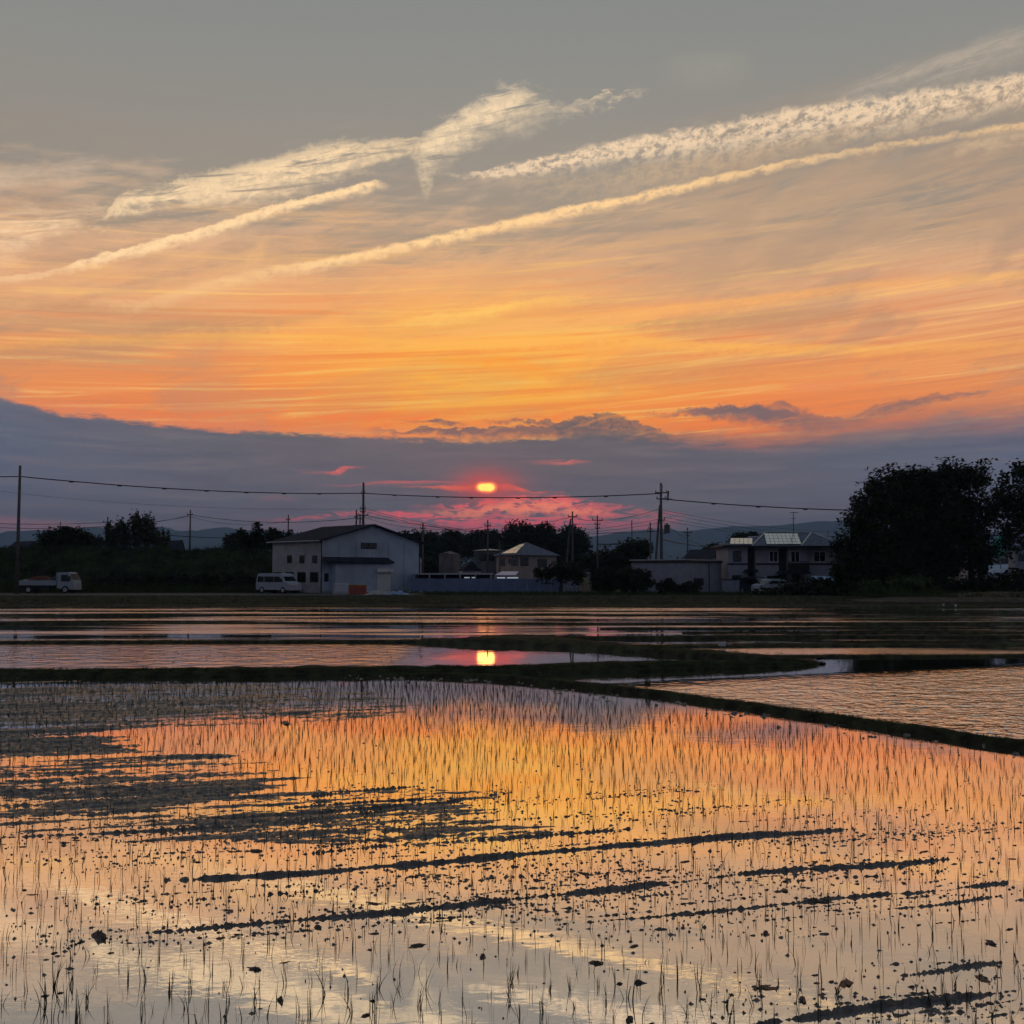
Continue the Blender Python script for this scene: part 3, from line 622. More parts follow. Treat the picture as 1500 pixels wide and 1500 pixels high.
patch = np.maximum.reduce([blob(60, 1035, 330, 42), blob(-20, 1075, 240, 34), blob(60, 1095, 190, 20), blob(120, 1150, 260, 34), blob(280, 1150, 130, 16), blob(300, 1108, 130, 6), blob(480, 1212, 320, 26) * .8, blob(60, 1182, 240, 22),
                           blob(330, 1030, 130, 10) * .8, blob(420, 1042, 60, 5) * .8, blob(160, 1010, 200, 7) * .6])
more_ = np.maximum.reduce([blob(-20, 1140, 520, 60), blob(250, 1190, 560, 40), blob(250, 1030, 420, 36), blob(560, 1212, 300, 22), blob(430, 1160, 380, 14)])
pn2 = 0.5 * fbm(Pm * .6 + 30, Qm * 9, 4, .62) + .32 * crumb + .18 * fine
h = np.maximum(h, -0.05 + np.clip(more_ * 2.2, 0, 1) * 0.118 * np.clip(pn2 - 0.10, 0, 1))
pn = 0.40 * broad + 0.42 * crumb + 0.18 * fine + (fbm(Pm * .25, Qm * 6.5, 3, .6) - .5) * .75
h = np.maximum(h, -0.05 + np.clip(patch * 1.7, 0, 1) * 0.136 * np.clip(pn - 0.12, 0, 1) * (0.8 + .4 * fine))
# silt crumbs all over, denser towards the tractor lines at the right and the bund edge
near_b = np.exp(-((PY - np.interp(PX, [-200, 560, 735, 950, 1200, 1500, 1700], [992, 992, 1000, 1026, 1060, 1104, 1134])) / 16.0) ** 2) * (PX > 500)
dens_ = 0.03 + 0.26 * np.exp(-((PY - (1370 - .09 * PX)) / 55) ** 2) * np.clip(PX / 700, 0.1, 1) + 0.16 * np.exp(-((PY - 1460) / 40) ** 2) * (PX > 950) + 0.20 * np.exp(-((PY - 1230) / 30) ** 2) * (PX < 900) + .45 * near_b + 0.05 * (PY < 1240)
cr = fbm(Pm * 5 + 90, Qm * 9 + 31, 4, .62)
h = np.maximum(h, -0.05 + 0.25 * np.clip(cr - (0.80 - .42 * dens_), 0, 1) / .20 * .27)
h = np.minimum(h, 0.035)

keep = (h[:-1, :-1] > -0.008) | (h[1:, :-1] > -0.008) | (h[:-1, 1:] > -0.008) | (h[1:, 1:] > -0.008)
inside = PY[:-1, :-1] > np.interp(PX[:-1, :-1], [-200, 560, 735, 950, 1200, 1500, 1700], [986, 986, 994, 1018, 1053, 1098, 1128])
ii, jj = np.nonzero(keep & inside)
f = np.c_[ii * nx + jj, ii * nx + jj + 1, (ii + 1) * nx + jj + 1, (ii + 1) * nx + jj]
used, inv = np.unique(f.ravel(), return_inverse=True)
V_ = np.c_[X.ravel()[used], Y.ravel()[used], h.ravel()[used]]
tag(np_mesh("mud_ground", V_, inv.reshape(-1, 4), M["mud"], smooth=True), kind="structure")
print("mud quads", len(ii))

# seedlings: rows parallel to the tractor lines
def in_field(x, y):
    px = 750 + 1500 * x / y; py = 838 + 1500 * H / y
    lim = np.interp(px, [-200, 560, 735, 950, 1200, 1500, 1700], [996, 994, 1004, 1030, 1066, 1112, 1142])
    return (py > lim) & (py < 1640) & (px > -60) & (px < 1560)
Ra = R(13) ; rows = np.arange(-8, 26, .215); cl = np.arange(-22, 22, .12)
RP, RQ = np.meshgrid(cl, rows); RP = RP + (RQ * 7.3 % 1) * .18
RP = RP.ravel() + rng.normal(0, .02, RP.size); RQ = RQ.ravel() + rng.normal(0, .016, RQ.size) + (fbm(RP * .3, RP * 0 + 3, 2).ravel() - .5) * .14
SX = RP * math.cos(Ra) - RQ * math.sin(Ra); SY = RP * math.sin(Ra) + RQ * math.cos(Ra)
ok = (SY > 4.0) & (SY < 23); SX, SY = SX[ok], SY[ok]; ok = in_field(SX, SY) & (rng.random(SX.size) > .07); SX, SY = SX[ok], SY[ok]
o_ = np.argsort(SY); SX, SY = SX[o_], SY[o_]
hs = rng.uniform(.09, .155, SX.size) * np.where(rng.random(SX.size) < .12, .6, 1)
NI = 290
def seedling_mesh(hh):
    n = rnd.choice([3, 3, 4, 4, 5, 5, 6, 7]); v = []; f = []
    for b in range(n):
        th = rnd.uniform(0, 6.283); lean = abs(rnd.gauss(0, .22)); L = hh * rnd.uniform(.55, 1.2); w = rnd.uniform(.0016, .0030); bend = rnd.random() < .10; ph = rnd.uniform(0, 3.14)
        bx, by = rnd.gauss(0, .008), rnd.gauss(0, .008); k0 = len(v); S = 4
        for k in range(S + 1):
            t = k / S; r_ = lean * L * t ** 1.6; z = L * t * (1 - .3 * lean * t)
            if bend and t > .5: r_ += (t - .5) * L * .9; z -= (t - .5) * L * .9
            ww = w * (1 - .8 * t ** 1.5); cx, cy_ = bx + math.cos(th) * r_, by + math.sin(th) * r_
            v += [(cx + ww * math.cos(ph), cy_ + ww * math.sin(ph), z - .01), (cx - ww * math.cos(ph), cy_ - ww * math.sin(ph), z - .01)]
        for k in range(S): f.append((k0 + 2 * k, k0 + 2 * k + 1, k0 + 2 * k + 3, k0 + 2 * k + 2))
    me = bpy.data.meshes.new("rice_seedling"); me.from_pydata(v, [], f); me.materials.append(M["rice"]); return me
SM = [seedling_mesh(.13) for _ in range(60)]
for i in range(NI):
    o = bpy.data.objects.new("rice_seedling", SM[i % 60]); COL.objects.link(o)
    o.location = (SX[i], SY[i], 0); o.rotation_euler = (rnd.gauss(0, .07), rnd.gauss(0, .07), rnd.uniform(0, 6.28)); s = hs[i] / .125; o.scale = (s, s, s)
    tag(o, "thin green rice seedling in still water, in the rows nearest the viewer", "rice seedling", "rice seedlings of the nearest rows")
far = np.c_[SX[NI:], SY[NI:], np.full(SX.size - NI, -.01)]
fd = far[:, 1]; 
o = tufts("rice_seedlings", far, hs[NI:] * np.clip(1.0 + .2 * (fd - 8) / 12, 1, 1.2), M["rice"], "rows of rice seedlings across the rest of the foreground paddy", 3, .010, .20, np.clip(.0020 + fd * .00012, .0024, .0044), 3)
# the farther paddies, planted too
for (ya, yb, n, hm, lab) in ((891, 901, 6000, .05, "faint rice seedlings in the far narrow paddies"), (904, 913, 5000, .05, "faint rice seedlings in the second far paddy"), (915, 934, 2500, .04, "seedlings right of centre in the far paddy"), (938, 961, 2000, .05, "seedlings and weeds in the dark paddy at the right"), (947, 972, 1500, .035, "seedling tips in the rippled paddy at the left")):
    y0, y1 = gnd(750, yb)[1], gnd(750, ya)[1]
    yy = rng.uniform(y0, y1, n); xx = yy * rng.uniform(-.55, .55, n); p_ = 750 + 1500 * xx / yy
    if hm == .04: k = p_ > 900
    elif ya == 938: k = (p_ > 1000) & (838 + 3300 / yy < 948 + 0 * p_) | (p_ > 1060) & (rng.random(n) < .2)
    elif ya == 947: k = p_ < 600
    else: k = p_ > -100
    tufts("rice_seedlings", np.c_[xx, yy, yy * 0 - .01][k], hm, M["drygrass"] if ya < 910 else M["rice"] if hm < .1 else M["drygrass"], lab, 3, .03, .4, .008, 2)

# clods of mud standing out of the water
def clod_mesh(seed):
    r_ = random.Random(seed); v = []; f = []; n = 9
    for ring, (rr, z) in enumerate(((1.0, -.35), (1.0, .05), (.75, .38), (.35, .62))):
        for k in range(n): a = 6.283 * k / n; q = rr * r_.choice((.5, .8, 1.0, 1.45)) * r_.uniform(.8, 1.2); v.append((q * math.cos(a), q * math.sin(a) * .8, z * r_.uniform(.4, 1.5)))
    v.append((0, 0, .7 * r_.uniform(.6, 1.2)))
    for ring in range(3):
        for k in range(n): a = ring * n + k; b = ring * n + (k + 1) % n; f.append((a, b, b + n, a + n))
    for k in range(n): f.append((3 * n + k, 3 * n + (k + 1) % n, 4 * n))
    me = bpy.data.meshes.new("mud_clod"); me.from_pydata(v, [], f); me.materials.append(M["mud"]); return me
CM = [clod_mesh(k) for k in range(14)]
special = [(148, 1373, .055, .075, "largest wedge-shaped mud clod standing alone at the lower left, beside a mud streak's end"),
 (411, 1466, .028, .045, "small spiky mud clod alone near the bottom edge left of centre"), (374, 1420, .040, .028, "low diamond-shaped mud clod left of centre, above the spiky one"),
 (466, 1359, .032, .035, "round dark mud clod just below the long mud streak left of centre"), (710, 1319, .060, .040, "wide mud lump on the long streak in the middle of the paddy"),
 (1190, 1320, .040, .050, "upright mud clod at the right where two streaks meet"), (1208, 1321, .050, .028, "flat mud clod touching the right side of the upright clod"),
 (707, 1402, .028, .028, "small mud clod low in the centre of the paddy"), (936, 1440, .026, .034, "small lump right of centre near the bottom edge"),
 (1440, 1433, .060, .024, "broad flat mud slab near the right bottom corner"), (1175, 1465, .040, .03, "dark clod beside the slab streak at the lower right"), (873, 1411, .045, .028, "ragged clod with a rice blade across it, right of the centre clod"),
 (1240, 1440, .05, .02, "thin mud flake right of the bottom centre"), (1120, 1447, .05, .02, "long thin mud flake at the lower right"), (922, 1494, .03, .04, "clod cut by the bottom edge right of centre"),
 (1452, 1382, .035, .035, "knobbly clod alone at the right between two streaks"), (610, 1386, .04, .022, "low clod under the second streak, left of centre"), (1150, 1305, .04, .03, "dark clod on the streak at the right"), (1122, 1368, .03, .03, "round clod right of centre below the streaks"), (420, 1060, .12, .06, "dark lump far off in the orange reflection, left of centre")]
for x, y, r_, z_, lab in special:
    o = bpy.data.objects.new("mud_clod", CM[rnd.randrange(14)]); COL.objects.link(o); q = gnd(x, y)
    o.location = (q[0], q[1], 0); o.scale = (r_ * 1.05, r_ * .7, z_ * .7); o.rotation_euler = (0, 0, rnd.uniform(0, 6)); tag(o, lab, "mud clod", "mud clods in the foreground paddy")
k = 0; tries = 0
crumbs = []
for w, st, pl in ridges:
    for (x0, y0), (x1, y1) in zip(pl[:-1], pl[1:]):
        for _ in range(int((x1 - x0) * .16)):
            t = rnd.random(); q = gnd(x0 + (x1 - x0) * t, y0 + (y1 - y0) * t); s_ = abs(rnd.gauss(0, .16)) + w; crumbs.append((q[0] + rnd.gauss(0, .05), q[1] + s_ * rnd.choice((-1, 1))))
n0_ = len(crumbs)
while tries < 60000 and len(crumbs) < n0_ + 900:
    tries += 1
    px = rnd.uniform(-20, 1520); py = rnd.uniform(1000, 1500)
    line = 1370 - .09 * px; dn = .06 + .55 * math.exp(-((py - line) / 50) ** 2) * min(1, max(.15, px / 700)) + .5 * math.exp(-((py - 1462) / 26) ** 2) * (px > 1000) + .4 * math.exp(-((py - 1235) / 25) ** 2) * (px < 1000) + .15 * math.exp(-((py - 1130) / 60) ** 2) * (300 < px < 900)
    if rnd.random() > dn or py < np.interp(px, [560, 735, 950, 1200, 1500], [998, 1010, 1038, 1072, 1118]): continue
    q = gnd(px, py); big = k < 150 and py > 1200 and rnd.random() < .35
    if big:
        o = bpy.data.objects.new("mud_clod", CM[rnd.randrange(14)]); COL.objects.link(o); r_ = rnd.uniform(.008, .020) * (1 + (q[1] - 6) * .08)
        o.location = (q[0], q[1], 0); o.scale = (r_ * rnd.uniform(1, 1.9), r_, rnd.uniform(.006, .013)); o.rotation_euler = (0, 0, rnd.gauss(.2, .4))
        tag(o, "small dark mud clod poking out of the water near the tractor lines", "mud clod", "small mud clods near the tractor lines"); k += 1
    else: crumbs.append((q[0], q[1]))
cv = []; cf = []
for (x, y) in crumbs:
    r_ = rnd.choice((.003, .004, .006, .008, .013)) * rnd.uniform(.7, 1.2) * (1 + y * .05); n0 = len(cv); cv += [(x + r_ * rnd.uniform(.6, 2.2) * math.cos(a), y + r_ * math.sin(a), -.004) for a in (0, 1.05, 2.1, 3.14, 4.2, 5.2)] + [(x, y, rnd.uniform(.005, .014))]
    cf += [(n0 + i, n0 + (i + 1) % 6, n0 + 6) for i in range(6)]
tag(np_mesh("mud_crumbs", cv, cf, M["mud"]), "tiny mud crumbs scattered over the water", kind="stuff")

# ------------------------------------------------------------------ village materials
M["cream"] = pm("cream_cladding", (0.33, 0.33, 0.34), 0.8, 0.6, 0.18, spec=0.1, wave=("X", 4.0, 0.01))
M["bluegrey"] = pm("pale_blue_grey_cladding", (0.34, 0.39, 0.48), 0.85, 0.5, 0.16, spec=0.15, wave=("X", 3.0, 0.012))
M["roof"] = pm("dark_metal_roof", (0.028, 0.033, 0.045), 0.95, 1.0, 0.2, spec=0.02)
M["roof2"] = pm("slate_roof", (0.12, 0.14, 0.18), 0.95, 2.0, 0.2, spec=0.03)
M["paleroof"] = pm("pale_metal_roof", (0.35, 0.36, 0.38), 0.5, 2.0, 0.15)
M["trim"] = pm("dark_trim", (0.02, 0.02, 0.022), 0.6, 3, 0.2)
M["whitetrim"] = pm("white_trim", (0.55, 0.55, 0.55), 0.5, 3, 0.1)
M["plaster"] = pm("grey_plaster", (0.23, 0.25, 0.30), 0.85, 1.5, 0.12)
M["pink"] = pm("pinkish_plaster", (0.30, 0.25, 0.23), 0.85, 1.5, 0.12)
M["fence"] = pm("blue_grey_sheet_metal", (0.13, 0.16, 0.26), 0.6, 1.0, 0.12, wave=("X", 5.0, 0.01))
M["conc"] = pm("concrete", (0.27, 0.26, 0.25), 0.9, 3, 0.2)
M["pole"] = pm("pole_concrete", (0.09, 0.085, 0.08), 0.85, 4, 0.2)
M["wire"] = pm("black_cable", (0.02, 0.02, 0.02), 0.6, 3, 0.1)
M["glass"] = pm("dark_window_glass", (0.012, 0.014, 0.018), 0.08, 3, 0.2, spec=0.5)
M["panel"] = pm("solar_panel_glass", (0.55, 0.62, 0.64), 0.22, 3, 0.1, metallic=1.0, spec=0.6)
M["carwhite"] = pm("white_car_paint", (0.30, 0.33, 0.38), 0.6, 3, 0.04, spec=0.12)
M["steel"] = pm("galvanised_steel", (0.45, 0.46, 0.48), 0.45, 3, 0.15, metallic=0.6)
M["tyre"] = pm("tyre_rubber", (0.02, 0.02, 0.02), 0.9, 5, 0.1)
M["rim"] = pm("wheel_rim", (0.35, 0.35, 0.36), 0.4, 5, 0.1, metallic=0.7)
M["redbrown"] = pm("red_brown_load", (0.10, 0.035, 0.025), 0.95, 4, 0.4, 0.03)
M["orange"] = pm("orange_red_board", (0.30, 0.05, 0.025), 0.6, 3, 0.3)
M["tarp"] = pm("blue_tarpaulin", (0.12, 0.20, 0.36), 0.5, 3, 0.2, 0.04)
M["teal"] = pm("teal_net", (0.10, 0.45, 0.40), 0.7, 1.5, 0.25, 0.1)
M["bluesheet"] = pm("pale_blue_corrugated_sheet", (0.25, 0.40, 0.62), 0.45, 2, 0.1)
M["plastic"] = pm("white_plastic", (0.28, 0.30, 0.30), 0.5, 3, 0.1)
M["lampred"] = pm("red_lamp_lens", (0.35, 0.01, 0.01), 0.3, 3, 0.1)
lt = bpy.data.materials.new("lit_fluorescent_tube"); lt.use_nodes = True; b_ = lt.node_tree.nodes["Principled BSDF"]
b_.inputs["Base Color"].default_value = (.8, .85, .9, 1); b_.inputs["Emission Color"].default_value = (0.75, 0.88, 1, 1); b_.inputs["Emission Strength"].default_value = 0.35; M["lit"] = lt  # weak glow put in for the bright strips above the fence, no known lamp

M["dimwall"] = pm("weathered_grey_wall", (0.10, 0.10, 0.11), 0.9, 0.6, 0.25)
GZ = 0.09
# ------------------------------------------------------------------ hills and the levee
def hills(name, pts, D, depth, seed):
    xs = np.arange(-420, 1930, 4.0); pk = np.interp(xs, [p[0] for p in pts], [p[1] for p in pts])
    pk = pk + (fbm(xs / 45 + seed, xs * 0 + seed, 4, .55) - .5) * 6 + (fbm(xs / 9 + seed, xs * 0 + seed, 3) - .5) * 1.4
    nr = 26; V = []; n = len(xs)
    for r in range(nr):
        t = r / (nr - 1)
        for x, p in zip(xs, pk):
            top = at(x, p, D)[2]
            if t <= .7: k = t / .7; y = D - depth * (1 - k); s = k ** .8
            else: k = (t - .7) / .3; y = D + depth * .6 * k; s = 1 - k
            V.append([at(x, p, D)[0], y, max(0, top) * s])
    V = np.array(V); nz = fbm(V[:, 0] / 260 + seed, V[:, 1] / 260, 4, .55) - .5
    a = 1 - np.abs(np.repeat(np.linspace(0, 1, nr), n) - .7) / .7; side = np.clip(np.minimum(1, 1 - np.clip(a, 0, 1)) * 5, 0, 1)
    V[:, 2] += nz * 110 * side * (V[:, 2] > 2); V[:, 2] = np.minimum(V[:, 2], 300)
    f = []
    for r in range(nr - 1): k = np.arange(n - 1) + r * n; f.append(np.c_[k, k + 1, k + 1 + n, k + n])
    return tag(np_mesh(name, V, np.concatenate(f), M["mountain"], smooth=True), kind="structure")
hills("hills", [(-420, 800), (0, 786), (60, 780), (100, 777), (135, 771), (170, 773), (240, 772), (290, 777), (335, 771), (400, 777), (480, 784), (620, 790), (740, 792), (850, 784), (900, 779), (960, 775), (1000, 778), (1060, 770), (1110, 769), (1150, 766), (1190, 763), (1230, 765), (1270, 772), (1400, 778), (1600, 790), (1900, 795)], 5200, 1500, 3)
hills("hills", [(-420, 790), (0, 793), (60, 782), (140, 778), (240, 786), (400, 788), (600, 792), (800, 790), (1000, 781), (1200, 773), (1400, 779), (1900, 790)], 5900, 500, 9)

prof_x = np.arange(-110, -15, 1.0)
def levee_top(x): return np.interp(x, [-110, -60, -45, -30, -26, -20, -16], [5.0, 5.0, 4.9, 4.6, 4.3, 3.0, .5])
LV = []; ts = np.linspace(0, 1, 22)
for t in ts:
    for x in prof_x:
        top = levee_top(x)
        if t < .75: k = t / .75; y = 111 + 11 * k; z = GZ - .1 + (top) * (k ** 1.0)
        else: k = (t - .75) / .25; y = 122 + 5 * k; z = GZ - .1 + top - .05 * k
        LV.append((x, y, z))
LV = np.array(LV); LV[:, 2] += (fbm(LV[:, 0] * .35, LV[:, 1] * .35, 4, .6) - .5) * 1.0 * (LV[:, 2] > .3)
n = len(prof_x); f = []
for r in range(len(ts) - 1): k = np.arange(n - 1) + r * n; f.append(np.c_[k, k + 1, k + 1 + n, k + n])
back = n * (len(ts) - 1)
tag(np_mesh("river_levee", LV, np.concatenate(f), M["levee"], smooth=True), kind="structure")
lx = rng.uniform(-62, -18, 14000); lt_ = rng.uniform(0, 1, 14000)
tufts("levee_grass", np.c_[lx, 111 + 12 * lt_, GZ + np.minimum(lt_ / .92, 1) * levee_top(lx) - .2 + (fbm(lx * .35, (111 + 12 * lt_) * .35, 4, .6) - .5)], rng.uniform(.25, .7, 14000), M["dullgreen"], "rank grass covering the river levee", 3, .25, .5, .05)
# farm road and verges between the paddies and the houses
def slab(name, y0, y1, z, mat, x0=-120, x1=120):
    v = [(x0, y0, z), (x1, y0, z), (x1, y1, z), (x0, y1, z)]; return tag(np_mesh(name, v, [(0, 1, 2, 3)], mat), kind="structure")
slab("farm_road", 93, 101.5, GZ + .004, M["asphalt"], -120, -9)
nn = 16000; yy = rng.uniform(67, 93, nn); xx = yy * rng.uniform(-.55, .55, nn)
tufts("field_grass", np.c_[xx, yy, yy * 0 + GZ - .02], rng.uniform(.03, .12, nn) , M["dullgreen"], "short rough grass between the far paddies and the houses", 3, .15, .6, .03)
nn = 7000; xx = rng.uniform(-8, 56, nn); yy = rng.uniform(94, 101, nn)
tufts("field_grass", np.c_[xx, yy, yy * 0 + GZ - .02], rng.uniform(.1, .4, nn), M["grass"], "taller grass in front of the fence and houses", 3, .2, .5, .04)
# bare earth mound in front of the big trees
mp = []; 
for i in range(40):
    for j in range(12):
        u = i / 39; v_ = j / 11; x = 25 + 24 * u; y = 72 + 9 * v_
        mp.append((x, y, GZ - .05 + .75 * math.sin(math.pi * min(1, u * 1.6 + .02) / 2) * math.sin(math.pi * v_) ** .7 * (.7 + .6 * float(fbm(np.array(x * .4), np.array(y * .4))))))
f = [(i * 12 + j, (i + 1) * 12 + j, (i + 1) * 12 + j + 1, i * 12 + j + 1) for i in range(39) for j in range(11)]
tag(np_mesh("earth_mound", mp, f, pm("bare_earth", (0.075, 0.055, 0.038), .95, 1.5, .4, .05, 5), smooth=True), kind="structure")
nn = 2500; xx = rng.uniform(26, 49, nn); yy = rng.uniform(72, 81, nn)
tufts("mound_grass", np.c_[xx, yy, yy * 0 + GZ + .35], rng.uniform(.05, .5, nn), M["grass"], "weeds growing over the earth mound", 3, .2, .6, .03)

# ------------------------------------------------------------------ buildings
class Face:
    """one wall face: origin at its left foot (seen from outside), s runs right along it, outside is -y of the frame"""
    def __init__(s, p0, p1, z0=GZ):
        s.O = (p0[0], p0[1], z0); s.a = math.atan2(p1[1] - p0[1], p1[0] - p0[0]); s.L = math.hypot(p1[0] - p0[0], p1[1] - p0[1])
    def mb(s): return Mb(s.O, s.a)
    def s_at(s, px):                      # where the line of sight through column px meets the wall
        k = (px - 750) / F * (1 / (math.cos(PITCH))); c, q = math.cos(s.a), math.sin(s.a)
        return (k * s.O[1] - s.O[0]) / (c - k * q)
    def z_at(s, t, py):
        D = s.O[1] + t * math.sin(s.a); return at(750, py, D)[2] - s.O[2]
    def rect(s, x0, x1, y0, y1):
        a, b = s.s_at(x0), s.s_at(x1); m = (a + b) / 2; return a, b, s.z_at(m, y1), s.z_at(m, y0)
def window(face, px, parent, frame=None, proud=0.04, mull=1, name="window", sill=True, sub="pane"):
    a, b, z0, z1 = face.rect(*px); fr = 0.07
    m = face.mb(); m.box(a, b, -proud, -.002, z0, z0 + fr).box(a, b, -proud, -.002, z1 - fr, z1).box(a, a + fr, -proud, -.002, z0 + fr, z1 - fr).box(b - fr, b, -proud, -.002, z0 + fr, z1 - fr)
    for k in range(mull): c = a + (b - a) * (k + 1) / (mull + 1); m.box(c - .03, c + .03, -proud + .004, -.002, z0 + fr, z1 - fr)
    w = m.build(name, frame or M["trim"], parent)
    face.mb().box(a + fr, b - fr, -.018, -.004, z0 + fr, z1 - fr).build(sub, M["glass"], w)
    return w
def part(m, name, mat, parent, **k): return m.build(name, M[mat] if isinstance(mat, str) else mat, parent, **k)
def gutterless_box(p0, p1, depth, h, z0=GZ): pass
def walls(poly, z0, z1): return Mb().prism(poly, z0, z1)

# warehouse: near corner, gable face runs back to the right, long face runs back to the left
C0 = (-19.35, 104.0); GA = (C0[0] + 9.1, C0[1] + 9.0); LA = (C0[0] - 6.4, C0[1] + 6.2); BK = (GA[0] - 6.4, GA[1] + 6.2)
wh = thing("warehouse", "two-tone two-storey warehouse with dark gable roof and small windows, behind the white van", "warehouse", (C0[0], C0[1], GZ))
fg = Face(C0, GA); fl = Face(LA, C0)
EV, RG = 5.30, 7.0; gx = fg.L / 2
m = fg.mb(); m.f.append([m.p(0, 0, -.3), m.p(fg.L, 0, -.3), m.p(fg.L, 0, EV), m.p(gx, 0, RG), m.p(0, 0, EV)]); part(m, "gable_wall", "bluegrey", wh)
m = fl.mb(); m.f.append([m.p(0, 0, -.3), m.p(fl.L, 0, -.3), m.p(fl.L, 0, EV), m.p(0, 0, EV)]); part(m, "side_wall", "cream", wh)
fb = Face(BK, LA); m = fb.mb(); m.f.append([m.p(0, 0, -.3), m.p(fb.L, 0, -.3), m.p(fb.L, 0, EV), m.p(fb.L / 2, 0, RG), m.p(0, 0, EV)]); part(m, "back_wall", "cream", wh)
fr_ = Face(GA, BK); m = fr_.mb(); m.f.append([m.p(0, 0, -.3), m.p(fr_.L, 0, -.3), m.p(fr_.L, 0, EV), m.p(0, 0, EV)]); part(m, "side_wall", "bluegrey", wh)
# roof: two slabs in the gable frame
D_ = fl.L; ov = .45; th_ = .16; sl_ = (RG - EV) / gx
for sgn, nm in ((1, "roof"), (-1, "roof")):
    m = fg.mb(); xa = -ov if sgn > 0 else fg.L + ov; za = EV - sl_ * ov + .03
    m.prof([(xa, za), (gx, RG + .03), (gx, RG + .03 + th_), (xa, za + th_)][::sgn], -ov, D_ + ov); part(m, nm, "roof", wh)
m = fg.mb().tube([(-.02, -.05, 0), (-.02, -.05, EV)], .06, 6); part(m, "downpipe", "trim", wh)
m = fg.mb().tube([(fg.L + .02, -.05, 0), (fg.L + .02, -.05, EV)], .05, 6); part(m, "downpipe", "trim", wh)
part(fl.mb().tube([(-.4, -.5, EV - .02), (fl.L + .3, -.5, EV - .02)], .07, 6), "gutter", "paleroof", wh)
for k in range(1, 6): part(fg.mb().box(k * fg.L / 6 - .015, k * fg.L / 6 + .015, -.012, -.001, .26, EV - .1), "cladding_joint", "trim", wh)
for k in range(1, 4): part(fl.mb().box(k * fl.L / 4 + .5, k * fl.L / 4 + .53, -.012, -.001, 0, EV - .1), "cladding_joint", "conc", wh)
window(fg, (529, 552, 795, 804), wh)
for x0, x1 in ((422, 428.5), (440, 447), (458.5, 465.5)): window(fl, (x0, x1, 813.5, 825), wh, mull=0)
for x0, x1 in ((403, 413), (420, 431), (437, 449), (455.5, 467.5)): window(fl, (x0, x1, 838, 853), wh, mull=1)
window(fg, (476, 482, 839.5, 852), wh, mull=0)
a, b, z0, z1 = fg.rect(485, 566, 824, 868); part(fg.mb().box(a, b, -.9, -.003, -.3, z1), "annex_wall", "bluegrey", wh)
a2 = fg.s_at(472); b2 = fg.s_at(568)
m = fg.mb(); m.f.append([m.p(a2, -1.25, z1 + .06), m.p(b2, -1.25, z1 + .06), m.p(b2, -.003, z1 + .55), m.p(a2, -.003, z1 + .55)]); m.f.append([m.p(a2, -1.25, z1 - .08), m.p(b2, -1.25, z1 - .08), m.p(b2, -1.25, z1 + .06), m.p(a2, -1.25, z1 + .06)])
m.f.append([m.p(b2, -1.25, z1 - .08), m.p(b2, -.003, z1 - .08), m.p(b2, -.003, z1 + .55), m.p(b2, -1.25, z1 + .06)]); m.f.append([m.p(a2, -1.25, z1 - .08), m.p(a2, -.003, z1 - .08), m.p(b2, -.003, z1 - .08), m.p(b2, -1.25, z1 - .08)]); part(m, "canopy", "roof", wh)
a, b, _, _ = fg.rect(545, 565, 838, 868)
sh = fg.mb(); nsl = 16; zt = fg.z_at((a + b) / 2, 838)
for k in range(nsl): sh.box(a, b, -.945 - (.012 if k % 2 else 0), -.905, k * zt / nsl, (k + 1) * zt / nsl - .012)
shu = part(sh, "shutter_door", "whitetrim", wh); part(fg.mb().box(a - .15, b + .15, -1.25, -.903, zt, zt + .36), "shutter_box", "whitetrim", shu)
part(fg.mb().box(fg.s_at(472), fg.s_at(603), -.06, -.002, -.3, .25), "plinth", "conc", wh)

# blue-grey sheet fence on small concrete feet
fn = thing("sheet_fence", "long blue-grey sheet metal fence between the warehouse and the orchard tree", "fence", (-9, 105, GZ))
P0 = at(600, 860, 106.5); P1 = at(826, 860, 103); ff = Face(P0[:2], P1[:2]); npan = 13; zt = ff.z_at(ff.L / 2, 847.5)
me_ = None
for k in range(npan):
    w = ff.L / npan; part(ff.mb().box(k * w + .015, (k + 1) * w - .015, 0, .04 + .01 * (k % 2), .12, zt + .02 * math.sin(k * 2.3)), "fence_panel", "fence", fn)
for k in range(npan + 1):
    part(ff.mb().box(k * w - .03, k * w + .03, .05, .11, 0, zt), "post", "steel", fn); part(ff.mb().box(k * w - .14, k * w + .14, -.12, .14, -.05, .14), "concrete_foot", "conc", fn)
part(ff.mb().box(0, ff.L, .05, .075, zt - .12, zt - .05), "top_rail", "steel", fn)

